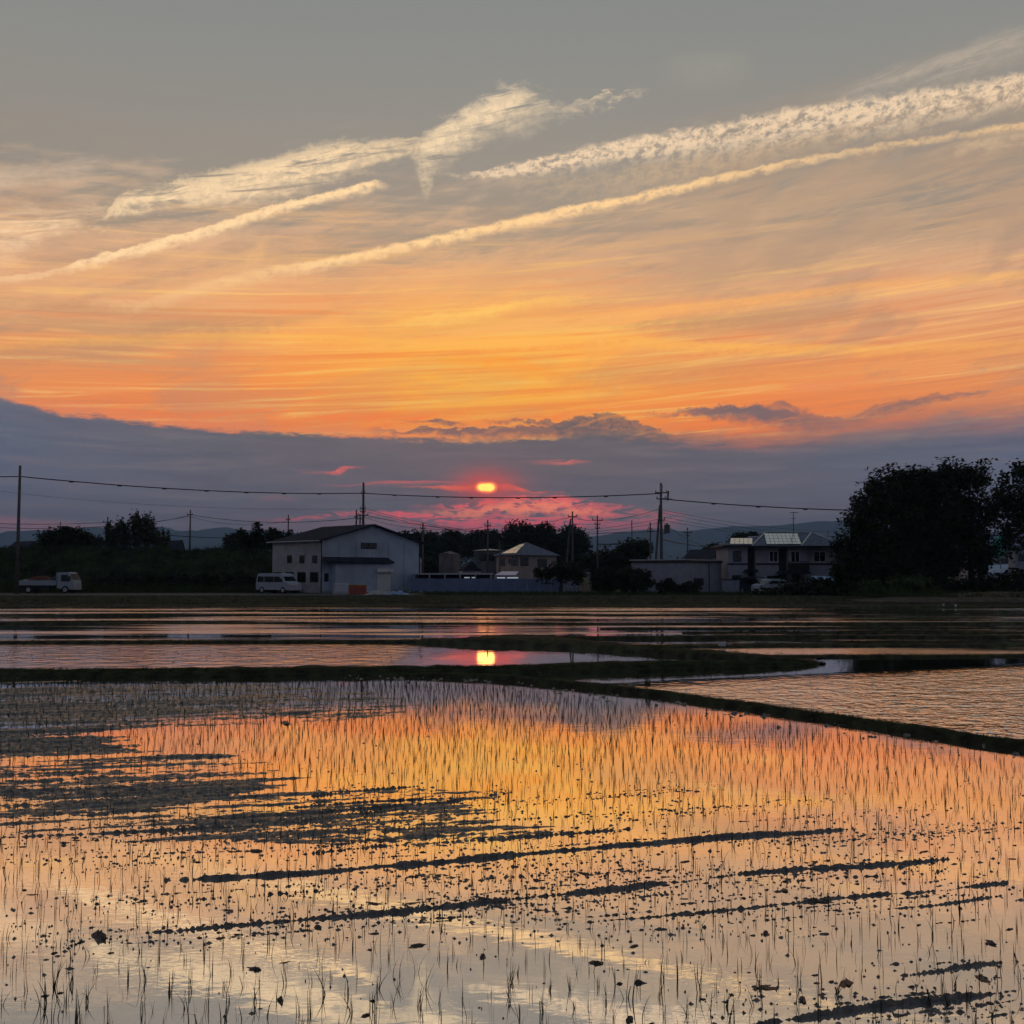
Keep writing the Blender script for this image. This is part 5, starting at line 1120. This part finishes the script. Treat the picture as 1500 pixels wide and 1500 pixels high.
# culvert rail, orange board, blue tarp, white box
cg = thing("culvert_rail", "low white railing over a concrete culvert beside the orange boards", "railing", (at(500, 870, 97)[0], 97, GZ))
fx = Face(at(489, 860, 97)[:2], at(510, 860, 97)[:2]); zt = fx.z_at(0, 855.5)
for k in range(8): part(fx.mb().box(k * fx.L / 7 - .025, k * fx.L / 7 + .025, 0, .05, 0, zt), "baluster", "whitetrim", cg)
part(fx.mb().box(-.03, fx.L + .03, -.002, .06, zt, zt + .06), "top_rail", "whitetrim", cg); part(fx.mb().box(-.03, fx.L + .03, .055, .1, zt * .35, zt * .42), "lower_rail", "whitetrim", cg)
part(fx.mb().box(-.1, fx.L * 1.0, -.4, .3, -.6, -.002), "culvert", "conc", cg)
ob = thing("board_stack", "orange-red boarded crate with a yellowish top beside the culvert railing", "crate", (at(522, 870, 97)[0], 97, GZ))
fx = Face(at(510.5, 860, 97)[:2], at(536, 860, 97)[:2]); zt = fx.z_at(0, 857.5)
for k in range(4): part(fx.mb().box(0, fx.L, 0, .5, .0 + k * zt / 4, (k + 1) * zt / 4 - .02), "board", "orange", ob)
part(fx.mb().box(-.02, fx.L + .02, -.02, .52, zt - .018, zt + .06), "lid", pm("yellow_painted_wood", (.30, .22, .05), .7, 3, .3), ob)
v = []
for i in range(10):
    for j in range(7): v.append((at(566, 874, 95)[0] + i * .24, 93.6 + j * .3, GZ + .02 + (.32 + .14 * math.sin(i * 1.9 + j) + .1 * math.sin(j * 2.2)) * math.sin(math.pi * (i + .5) / 10) * math.sin(math.pi * (j + .5) / 7)))
o = Mb(); o.v = v; o.f = [[i * 7 + j, (i + 1) * 7 + j, (i + 1) * 7 + j + 1, i * 7 + j + 1] for i in range(9) for j in range(6)]; o = o.build("tarpaulin", M["tarp"], None, smooth=True); tag(o, "crumpled blue tarpaulin on the grass in front of the warehouse", "tarpaulin")
o = Mb(); 
for i in range(10):
    for j in range(7): o.p(at(535, 876, 95)[0] + i * .28, 93.9 + j * .3, GZ - .02 + (.45 + .15 * math.sin(i * 2.3 + j)) * math.sin(math.pi * (i + .5) / 10) * math.sin(math.pi * (j + .5) / 7))
o.f = [[i * 7 + j, (i + 1) * 7 + j, (i + 1) * 7 + j + 1, i * 7 + j + 1] for i in range(9) for j in range(6)]; o = o.build("sand_heap", M["conc"], None, smooth=True); tag(o, "grey heap of gravel between the orange crate and blue tarpaulin", "heap")
q = gnd(1058, 945, .1); wb = thing("white_box", "small white plastic box on the far bund at the right", "box", (q[0], q[1], .1))
part(Mb((q[0], q[1], .08)).box(-.09, .09, -.08, .08, 0, .08), "body", "plastic", wb); part(Mb((q[0], q[1], .08)).box(-.10, .10, -.09, .09, .082, .10), "lid", "plastic", wb)
# planting markers near the mound: two white pots and a blue bag
for px, py, lab in ((1382, 888, "small white pot by the garden plot below the big trees, left of the blue-grey bag"), (1400, 889, "small white pot by the garden plot, right of the blue-grey bag")):
    q = gnd(px, py, GZ); m = Mb((q[0], q[1], GZ)); m.tube([(0, 0, 0), (0, 0, .16)], .06, 8, .08); tag(m.build("plant_pot", M["plastic"]), lab, "pot", "white pots in the garden plot")

# ------------------------------------------------------------------ trees
def leaves(n, P, size, flat=0.5):
    """n leaf-clump faces (bent quads) at points P"""
    a = rng.normal(size=(n, 3)); a[:, 2] *= flat; a /= np.linalg.norm(a, axis=1)[:, None] + 1e-9
    b = rng.normal(size=(n, 3)); b -= (a * b).sum(1)[:, None] * a; b /= np.linalg.norm(b, axis=1)[:, None] + 1e-9
    s = size * rng.uniform(.5, 1.3, n)[:, None]
    c = np.cross(a, b) * s * .3
    V = np.stack([P - a * s, P + b * s * .55 + c, P + a * s, P - b * s * .55 + c], 1).reshape(-1, 3)
    return V, np.arange(4 * n).reshape(-1, 4)
def crown_points(blobs, D, n, clump, sub=None):
    bl = []
    for cx, cy, rx, ry in blobs:
        c = at(cx, cy, D); k = D / F; bl.append((c[0], c[1], c[2], rx * k, ry * k))
    w = np.array([b[3] * b[4] for b in bl]) ; w = w / w.sum(); P = []
    for b, wi in zip(bl, w):
        m = max(20, int(n * wi)); ns = max(6, int(m / (sub or 45)))
        d = rng.normal(size=(ns, 3)); d /= np.linalg.norm(d, axis=1)[:, None]; r = rng.uniform(.15, 1, ns) ** .45
        S = d * r[:, None] * np.array([b[3], min(b[3], 4.5) * .8, b[4]]) + np.array(b[:3])
        k = rng.integers(0, ns, m); P.append(S[k] + np.clip(rng.normal(size=(m, 3)), -1.7, 1.7) * clump * rng.uniform(.6, 1.3, ns)[k][:, None])
    return np.concatenate(P), bl
def tree(name, label, D, blobs, base, n, size=.22, clump=.5, mat="leaf", cat="tree", group=None, limbs=6, trunk=.28, z0=GZ, sub=None, top=None):
    b = at(base, 860, D); t = thing(name, label, cat, (b[0], D, z0), group)
    P, bl = crown_points(blobs, D, n, clump, sub); P = P[P[:, 2] > z0 + .05]
    V, f = leaves(len(P), P, size); np_mesh("crown", V, f, M[mat], t, origin=(b[0], D, z0))
    big = max(bl, key=lambda q: q[3] * q[4]); h0 = max(z0 + .4, big[2] - big[4] * .5)
    m = Mb(); mid = (b[0] + (big[0] - b[0]) * .4 + rnd.gauss(0, .1), D, z0 + (h0 - z0) * .55); tp = (big[0], D, h0)
    m.tube([(b[0], D, z0 - .1), mid, tp], trunk, 8, trunk * .6)
    for k in range(limbs):
        q = bl[k % len(bl)]; e = (q[0] + rnd.uniform(-.55, .55) * q[3], q[1] + rnd.uniform(-.5, .5) * min(q[3], 3), q[2] + rnd.uniform(-.1, .7) * q[4])
        s_ = tp if k % 2 else tuple(mid[i] * .4 + tp[i] * .6 for i in range(3)); c = tuple((s_[i] + e[i]) / 2 + rnd.gauss(0, .15) for i in range(3))
        m.tube([s_, c, e], trunk * .4, 5, .03)
    m.build("trunk", M["bark"], t, smooth=True); return t
# the big dark trees at the right
BT = "big dark trees at the right"
tree("broadleaf_tree", "big dark round-headed tree at the left of the right-hand grove, overhanging the house's end", 92, [(1290, 770, 52, 58), (1262, 808, 38, 42), (1285, 735, 26, 30), (1310, 712, 26, 24), (1250, 835, 26, 26), (1300, 822, 48, 40), (1240, 800, 14, 20)], 1290, 22000, .19, .50, group=BT, trunk=.4, limbs=12, sub=150)
tree("broadleaf_tree", "tallest dark dense tree in the middle of the right-hand grove", 94, [(1365, 748, 62, 48), (1350, 710, 34, 20), (1400, 706, 28, 16), (1340, 800, 60, 50), (1392, 692, 14, 12), (1398, 800, 56, 48), (1412, 698, 8, 12), (1330, 735, 40, 40)], 1360, 34000, .19, .50, group=BT, trunk=.45, limbs=14, sub=150)
tree("broadleaf_tree", "dark tree with ragged top knots and sky holes, right part of the grove", 95, [(1430, 722, 22, 36), (1395, 735, 26, 36), (1440, 690, 13, 14), (1440, 760, 26, 32), (1420, 790, 30, 34), (1458, 745, 14, 24)], 1425, 4800, .18, .46, group=BT, trunk=.35, limbs=10, sub=90)
tree("broadleaf_tree", "open airy tree with thin crown cut by the right edge of the picture", 90, [(1490, 715, 34, 34), (1520, 750, 40, 50), (1480, 760, 26, 32), (1462, 735, 14, 20), (1496, 690, 20, 12), (1480, 795, 20, 20)], 1506, 5200, .19, .38, group=BT, trunk=.30, limbs=16, sub=30)
tree("shrub", "dark undergrowth shrub below the right-hand grove's airy tree", 93, [(1440, 868, 40, 20), (1490, 866, 30, 26), (1400, 866, 40, 18)], 1440, 9000, .2, .4, cat="shrub", trunk=.1, limbs=4)
tree("shrub", "wide dark undergrowth beneath the tallest tree", 92.5, [(1350, 862, 40, 22), (1300, 862, 40, 22), (1250, 868, 40, 14)], 1330, 9000, .2, .4, cat="shrub", trunk=.1, limbs=4)
tree("shrub", "dark hedge-like shrub mass in front of the small cars", 95, [(1180, 868, 40, 14), (1150, 873, 30, 10), (1215, 866, 30, 16)], 1180, 7000, .18, .35, cat="shrub", trunk=.1, limbs=4)
tree("shrub", "scrubby dark bush just right of the pale car", 94, [(1130, 876, 26, 9), (1105, 878, 16, 8)], 1126, 2500, .16, .3, cat="shrub", trunk=.08, limbs=3)
tree("small_tree", "light green young tree on a thin stem by the earth mound", 78, [(1290, 868, 26, 11), (1275, 862, 14, 9), (1312, 864, 18, 9)], 1295, 2600, .14, .24, "leaf2", cat="tree", trunk=.07, limbs=7)
tree("small_tree", "wider light green bushy tree right of the thin-stemmed young tree", 80, [(1340, 862, 28, 14), (1318, 858, 16, 9), (1360, 868, 16, 9), (1335, 874, 28, 8)], 1338, 4200, .15, .26, "leaf2", cat="tree", trunk=.08, limbs=7)
tree("vegetable_bush", "low leafy garden plants with white flowers near the pots", 78, [(1400, 880, 18, 9), (1388, 884, 10, 6)], 1400, 900, .12, .2, "leaf2", cat="plant", trunk=.04, limbs=3)
# centre
tree("orchard_tree", "spreading orchard tree with a short forked trunk in front of the sheet fence", 100, [(822, 838, 30, 9), (800, 842, 18, 8), (842, 842, 22, 9), (822, 832, 20, 7)], 820, 3400, .16, .26, trunk=.17, limbs=10)
tree("round_shrub", "clipped round dark tree in front of the shelter, left of two", 99, [(886, 850, 21, 15)], 884, 4200, .15, .22, cat="shrub", group="round dark shrubs by the grey shed", trunk=.1, limbs=4)
tree("round_shrub", "larger clipped round dark tree beside the grey shed, right of two", 98, [(930, 849, 28, 16), (915, 846, 18, 14)], 932, 6000, .15, .22, cat="shrub", group="round dark shrubs by the grey shed", trunk=.1, limbs=4)
tree("shrub", "narrow upright shrub before the grey shed's long wall", 97, [(975, 862, 12, 9), (984, 860, 8, 9)], 978, 1400, .14, .2, cat="shrub", trunk=.06, limbs=3)
tree("shrub", "narrow upright shrub at the grey shed's corner window", 97, [(1004, 862, 14, 9), (1018, 864, 8, 8)], 1008, 1500, .14, .2, cat="shrub", trunk=.06, limbs=3)
tree("broadleaf_tree", "large dark domed tree behind the solar pyramid-roof house", 190, [(765, 785, 26, 18), (800, 793, 34, 22), (840, 800, 24, 26), (775, 810, 40, 24), (830, 822, 30, 18)], 800, 26000, .30, .6, group="trees behind the village", trunk=.5, limbs=8)
tree("broadleaf_tree", "dark rounded tree right of the domed one, above the shelter", 150, [(905, 818, 40, 14), (880, 825, 24, 12), (925, 822, 26, 14)], 905, 8000, .25, .45, group="trees behind the village")
tree("broadleaf_tree", "small bushy tree against the hills, left of the tall transformer pole", 150, [(932, 803, 24, 10), (926, 806, 18, 9)], 930, 4500, .24, .4, group="trees behind the village")
tree("broadleaf_tree", "small tree beside the grey shed's roof, in front of the hills", 140, [(1048, 808, 14, 10), (1062, 812, 12, 9)], 1050, 2200, .22, .36, group="trees behind the village")
tree("broadleaf_tree", "tree top peeping over the solar roof of the big house", 140, [(1092, 790, 22, 7)], 1092, 1800, .22, .36, group="trees behind the village")
# treeline behind the centre
for i, (blobs, base, n, lab) in enumerate([
    ([(600, 800, 26, 16), (590, 790, 14, 9), (612, 789, 12, 8)], 600, 6000, "dark tree just right of the warehouse roof, spiky top"),
    ([(640, 802, 34, 18), (628, 788, 10, 6)], 640, 8000, "dark tree in the line behind the boxy grey house"),
    ([(672, 800, 30, 18), (662, 784, 14, 6)], 672, 7000, "flat-topped pine-like tree left of the feathery bamboo"),
    ([(720, 800, 34, 20), (700, 792, 18, 12)], 715, 8500, "dense dark tree below the feathery bamboo, behind the pale flat roof"),
    ([(625, 832, 22, 10), (640, 834, 12, 7)], 630, 4000, "leafy dark shrubs beside the warehouse, under the tree line")]):
    tree("broadleaf_tree", lab, 210 if i < 4 else 168, blobs, base, n, .28, .5, group="trees behind the village")
# trees on the levee at the left
tree("broadleaf_tree", "low rounded dark tree on the levee at the far left", 126, [(100, 792, 42, 14), (95, 785, 24, 10), (130, 797, 22, 8)], 100, 9500, .20, .4, z0=5, group="trees on the levee")
for i, (blobs, base, n, lab) in enumerate([
    ([(352, 795, 20, 16)], 352, 3500, "small dark tree left of the conifer on the levee"), ([(378, 786, 8, 18), (378, 800, 14, 14)], 378, 3000, "pointed dark tree on the levee left of the warehouse"),
    ([(400, 790, 12, 16), (412, 796, 14, 12)], 404, 3500, "dark tree touching the warehouse's left end"), ([(345, 802, 12, 10)], 340, 1200, "low bush on the levee left of the small dark tree"),
    ([(425, 792, 10, 14), (440, 796, 12, 10)], 430, 2500, "dark tree top showing over the warehouse's roof edge")]):
    tree("broadleaf_tree", lab, 132, blobs, base, n, .2, .32, z0=5, group="trees on the levee")
def bamboo(name, label, D, x0, x1, ytop, ybot, culms, z0, spread=1, leafn=90, mat="leaf3", size=.2):
    c = at((x0 + x1) / 2, ybot, D); t = thing(name, label, "bamboo", (c[0], D, z0)); LP = []
    for k in range(culms):
        px = x0 + (x1 - x0) * (k + rnd.random()) / culms; yt = ytop((px - x0) / (x1 - x0)) + abs(rnd.gauss(0, 8)); a = at(px, ybot, D); b = at(px + rnd.gauss(0, 4) * spread, yt, D)
        dd = rnd.uniform(-1.5, 1.5); n_ = 8; lean = rnd.gauss(0, .5) * spread
        pts = [(a[0] + (b[0] - a[0]) * q + lean * q ** 3, D + dd + lean * .5 * q ** 3, z0 + (b[2] - z0) * (q - .06 * q ** 4)) for q in np.linspace(0, 1, n_)]
        Mb().tube(pts, .05, 5, .012).build("culm", M["bark"], t)
        for j in range(leafn): q = rnd.random() ** .6; i = q * (n_ - 1.01); i0 = int(i); fr = i - i0; p = [pts[i0][m] * (1 - fr) + pts[i0 + 1][m] * fr for m in range(3)]; s = .30 * (1.2 - q * .8); LP.append([p[0] + rnd.gauss(0, s), p[1] + rnd.gauss(0, s), p[2] + rnd.gauss(0, .4) - .1])
    V, f = leaves(len(LP), np.array(LP), size); np_mesh("leaves", V, f, M[mat], t, origin=(c[0], D, z0))
bamboo("bamboo_clump", "tall feathery bamboo clump with pointed tops on the levee", 126, 152, 240, lambda u: np.interp(u, [0, .15, .3, .42, .5, .55, .68, .74, .85, 1], [790, 772, 758, 770, 752, 748, 764, 748, 762, 780]), 806, 46, 5.0, leafn=150)
bamboo("bamboo_clump", "thin upright bamboo group at the right end of the levee trees", 130, 330, 350, lambda u: 788, 806, 6, 5.0, leafn=40)
bamboo("bamboo_clump", "bare feathery bamboo fanning out above the central tree line, right of centre under the sun", 205, 682, 735, lambda u: np.interp(u, [0, .3, .6, 1], [780, 773, 773, 782]), 815, 22, GZ, spread=3, leafn=34, size=.17)
# bushes along the foot of the levee
for i in range(9):
    px = 150 + i * 30 + rnd.uniform(-6, 6); tree("levee_bush", ["dark bush at the levee foot, behind the truck's cab", "second bush from the truck along the levee foot", "third bush from the truck along the levee foot", "fourth bush from the truck along the levee foot", "middle bush of the row along the levee foot", "fourth bush from the van along the levee foot", "third bush from the van along the levee foot", "second bush from the van along the levee foot", "dark bush at the levee foot right behind the van"][i], 108.5, [(px, 855 - (i % 3), 18 + (i % 4) * 2, 9 + (i % 3))], px, 1900, .18, .3, cat="bush", group="bushes along the levee foot", trunk=.05, limbs=3)
rp = rng.uniform(0, 1, 3500); xx = at(0, 850, 109)[0] * (1.1 - rp * .75)
tufts("reeds", np.c_[xx, rng.uniform(106, 110, 3500), xx * 0 + GZ], rng.uniform(.5, 1.3, 3500), M["grass"], "band of reeds and rank grass along the levee foot", 4, .2, .25, .04)
# far wood hiding the foot of the hills
P = []
for k in range(240):
    y = rng.uniform(420, 900); x = y * rng.uniform(-.62, .62); P.append(rng.normal(size=(120, 3)) * [9, 6, 2.0] + [x, y, 2.2 + rng.uniform(0, 3)])
P = np.concatenate(P); P = P[P[:, 2] > .2]; V, f = leaves(len(P), P, 1.1); tag(np_mesh("far_wood", V, f, M["leaf"]), "distant dark belt of trees at the foot of the hills", kind="stuff")

# ------------------------------------------------------------------ poles
PT = {}
def pole(key, px, ytop, D, label, arms=(), z0=GZ, r=.17, ybase=None, brace=None, extra=None, group="utility poles", name="utility_pole"):
    """arms: (y px, half width px, insulators)"""
    q = at(px, ytop, D); t = thing(name, label, "utility pole", (q[0], D, z0), group)
    part(Mb().tube([(q[0], D, z0 - .3), (q[0], D, q[2])], r, 10, r * .6), "pole_shaft", "pole", t, smooth=True); PT[key] = (q[0], D, q[2])
    for (ya, hw, ins) in arms:
        z = at(px, ya, D)[2]; w = hw * D / F; part(Mb().box(q[0] - w, q[0] + w, D - r - .1, D - r - .003, z - .06, z + .06), "crossarm", "pole", t)
        for k in range(ins):
            x = q[0] - w * .9 + 1.8 * w * k / max(1, ins - 1); m = Mb().tube([(x, D - r - .05, z + .061), (x, D - r - .05, z + .14)], .05, 6, .07).tube([(x, D - r - .05, z + .14), (x, D - r - .05, z + .30)], .075, 6, .03); part(m, "insulator", "conc", t)
    if brace: b0 = at(brace[0], brace[1], D); b1 = at(brace[2], 866, D); part(Mb().tube([(b1[0], D, z0 - .2), (b0[0], D, b0[2])], .15, 8, .10), "brace_pole", "pole", t)
    if extra: extra(t, q, D)
    return t
def attach(px, py, D): return at(px, py, D)
pole("P1", 29.5, 682, 99, "tall bare pole at the far left edge, beside the truck", r=.19)
pole("P2", 279, 747, 150, "pole with a crossarm against the left hills, right of the bamboo", ((754, 4, 2),), z0=4.5, r=.15)
pole("P3", 158, 757, 150, "short crossarm pole just left of the bamboo clump", ((765, 6, 3),), z0=4.5, r=.15)
pole("P3b", 88.5, 764, 170, "thin small pole above the round levee tree", (), z0=4.5, r=.11)
pole("P3c", 117, 768, 180, "faint tiny pole right of the thin one above the round levee tree", (), z0=4.5, r=.09)
pole("P3d", 246, 783, 140, "stubby post on the levee crest right of the bamboo", (), z0=4.8, r=.12)
pole("P5", 532.5, 707, 128, "tall pole rising behind the warehouse ridge", ((723, 3, 2), (745, 4, 2), (750, 4, 2), (755, 8, 3)), r=.22)
def trafo(px, py, name="transformer"):
    def g_(t, q, D):
        c = at(px, py, D); m = Mb().tube([(c[0], D - .3, c[2] - .45), (c[0], D - .3, c[2] + .45)], .32, 10); o = part(m, name, "pole", t); part(Mb().tube([(c[0], D - .3, c[2] + .45), (c[0], D - .3, c[2] + .62)], .12, 8), "bushing", "conc", o)
        part(Mb().box(min(q[0], c[0]), max(q[0], c[0]), D - .05, D + .05, c[2] - .5, c[2] - .42), "bracket", "pole", t)
    return g_
pole("P5b", 522, 747, 131, "short left pole of a pair carrying a platform behind the warehouse roof", ((757, 3, 0),), r=.16)
pole("P5c", 527.5, 753, 131, "short right pole of the pair behind the warehouse roof", ((760, 4, 2),), r=.15)
pole("P6", 422.5, 754, 160, "small pole with crossarm above the trees left of the warehouse", ((761, 3, 2),), r=.15)
pole("P7", 619.5, 766, 122, "grey pole with crossarms right beside the warehouse", ((774, 4, 2), (779, 3, 2)), r=.16)
pole("P8", 714.5, 762, 140, "pole with stacked crossarms rising in front of the feathery bamboo", ((770, 5, 3), (776, 4, 2), (782, 3, 2)), r=.17)
pole("P8b", 732, 792, 160, "short thin pole between the pale flat roof and the domed tree", (), r=.13)
pole("P9", 838.5, 749, 125, "pole with a leaning brace and a wide crossarm beside the domed tree", ((757, 7, 3),), brace=(836, 760, 826), r=.15)
pole("P10", 875, 755, 135, "pole with two crossarms right of the domed tree, against the hills", ((762, 8, 3), (768, 4, 2), (774, 3, 2)), r=.15)
pole("P11", 925.5, 762, 150, "thin plain pole against the hills, left of the transformer pole", (), r=.13)
pole("P11b", 905.5, 789, 160, "very short thin pole above the small bushy tree", (), r=.11)
pole("P11c", 952.5, 765, 125, "thin pole close behind the transformer pole's brace", ((775, 3, 1), (778, 5, 1)), r=.14)
pole("P12", 968, 708, 110, "tallest pole with a transformer and leaning brace, above the grey shed", ((722, 9, 3), (731, 7, 3), (762, 5, 2)), brace=(966.5, 740, 957), extra=trafo(976.5, 775), r=.20)
t_ = [o for o in scene.objects if o.name.startswith("utility_pole") and o.type == "EMPTY"][-1]
q = at(968, 716, 110); part(Mb().box(q[0] - .12, q[0] + .12, 109.5, 109.75, q[2] - .4, q[2] + .4), "switch_box", "conc", t_)
a, b = at(968, 731, 110), at(984, 732, 110); part(Mb().tube([(a[0], 109.6, a[2]), (b[0], 109.6, b[2])], .09, 6), "cable_arm", "pole", t_); a = at(977, 728, 110); part(Mb().tube([(a[0], 109.6, a[2] - .4), (a[0] + .1, 109.6, a[2] + .6)], .10, 6), "cutout_switch", "pole", t_)
pole("P13", 1007, 773, 140, "pole with a crossarm against the hills, left of the big house", ((780, 6, 3), (785, 3, 2)), r=.14)
pole("P14", 1213, 776, 150, "faint thin mast behind the roof's right end", (), r=.07)
for px, yt in ((758, 765), (846, 770), (864, 773), (870, 768), (889, 772)): pass

# ------------------------------------------------------------------ wires
def wire(a, b, sag, r, label, name="overhead_wire", n=26, hangers=0):
    p, q = at(*a), at(*b)
    pts = [(p[0] + (q[0] - p[0]) * t, p[1] + (q[1] - p[1]) * t, p[2] + (q[2] - p[2]) * t - sag * 4 * t * (1 - t)) for t in np.linspace(0, 1, n)]
    o = Mb().tube(pts, r, 5).build(name, M["wire"]); tag(o, label, "wire", "overhead wires")
    if hangers:
        m = Mb()
        for k in range(1, hangers + 1): i = int(k * (n - 1) / (hangers + 1)); x, y, z = pts[i]; m.box(x - .22, x + .22, y - .05, y + .05, z - .13, z - .03)
        m.build("cable_clip", M["wire"], o)
m_ = M["wire"]
wire((-60, 695, 99), (29.5, 698, 99), .1, .05, "thick cable leaving the far-left pole towards the picture's left edge", hangers=1)
wire((29.5, 698, 99), (532.5, 722.5, 128), .55, .055, "thick sagging cable from the far-left pole to the pole behind the warehouse", hangers=7)
wire((532.5, 722.5, 128), (966, 723, 110), .50, .055, "thick cable crossing just under the sun between the two tallest poles", hangers=6)
wire((983, 732, 110), (1330, 749, 96), .25, .055, "thick cable from the tallest pole into the dark trees", hangers=4)
wire((-60, 765, 110), (158, 765, 150), .25, .035, "wire running behind the far-left pole to the crossarm pole by the bamboo")
wire((-60, 770, 110), (279, 756, 150), .9, .03, "lower slack wire behind the far-left pole")
wire((-60, 712, 130), (532, 745, 128), 1.0, .014, "faint thin wire high over the levee")
wire((158, 765, 150), (279, 754, 150), .6, .03, "wire dipping behind the bamboo clump")
wire((279, 754, 150), (521, 759, 131), .8, .035, "wire from the hill pole to the warehouse pole pair")
wire((279, 757, 150), (422, 763, 160), .9, .025, "lower wire between the hill pole and the small pole by the warehouse")
wire((246, 784, 140), (420, 786, 150), .3, .045, "dark cable low over the levee crest")
for i, (y0, y1, s) in enumerate(((745, 760, 2.2), (749, 766, 2.0), (755, 774, 1.4), (757, 778, 1.0))):
    wire((536 + i, y0, 128), (967, y1, 110), s, .018, ["highest", "second", "third", "lowest"][i] + " of the four thin wires sagging from the warehouse pole to the transformer pole")
for i, (y0, y1, s) in enumerate(((747, 780, .5), (751, 787, .5), (757, 790, .5), (762, 795, .4))):
    wire((970, y0, 110), (1240, y1, 130), s, .018, ["highest", "second", "third", "lowest"][i] + " of the four thin wires running right from the transformer pole over the big house")
wire((619, 774, 122), (714, 771, 140), .3, .025, "wire between the warehouse-side pole and the bamboo pole")
wire((714, 771, 140), (838, 757, 125), .5, .022, "wire from the bamboo pole to the braced pole")
wire((838, 757, 125), (875, 762, 135), .2, .022, "short wire between the braced pole and the pole right of the domed tree")
wire((875, 763, 135), (967, 745, 110), .3, .022, "wire rising from the two-crossarm pole to the transformer pole")
wire((875, 797, 135), (950, 791, 125), .2, .08, "thick pale-sleeved cable low in front of the hills", "sleeved_cable")
wire((968, 789, 110), (1007, 797, 140), .1, .06, "thick dark cable falling from the transformer pole to the right")
wire((1007, 797, 140), (1060, 802, 130), .2, .04, "cable continuing from the short pole to the big house")
wire((968, 762, 110), (1030, 800, 106), .3, .02, "thin stay wire slanting down right of the transformer pole")
wire((619, 774, 122), (532, 757, 128), .3, .02, "wire from the warehouse pole down to the pole on its right")

# ------------------------------------------------------------------ air
hz = Mb().box(-8800, 8800, -60, 9000, -1.6, 318).build("haze", bpy.data.materials.new("haze_air")); tag(hz, "thin evening haze", kind="stuff")
nt = hz.data.materials[0]; nt.use_nodes = True; nt = nt.node_tree; nt.nodes.clear()
pv = nt.nodes.new("ShaderNodeVolumePrincipled"); pv.inputs["Density"].default_value = 0.00019; pv.inputs["Color"].default_value = (0.42, 0.66, 1.0, 1); pv.inputs["Anisotropy"].default_value = 0.0
oo = nt.nodes.new("ShaderNodeOutputMaterial"); nt.links.new(pv.outputs[0], oo.inputs["Volume"])
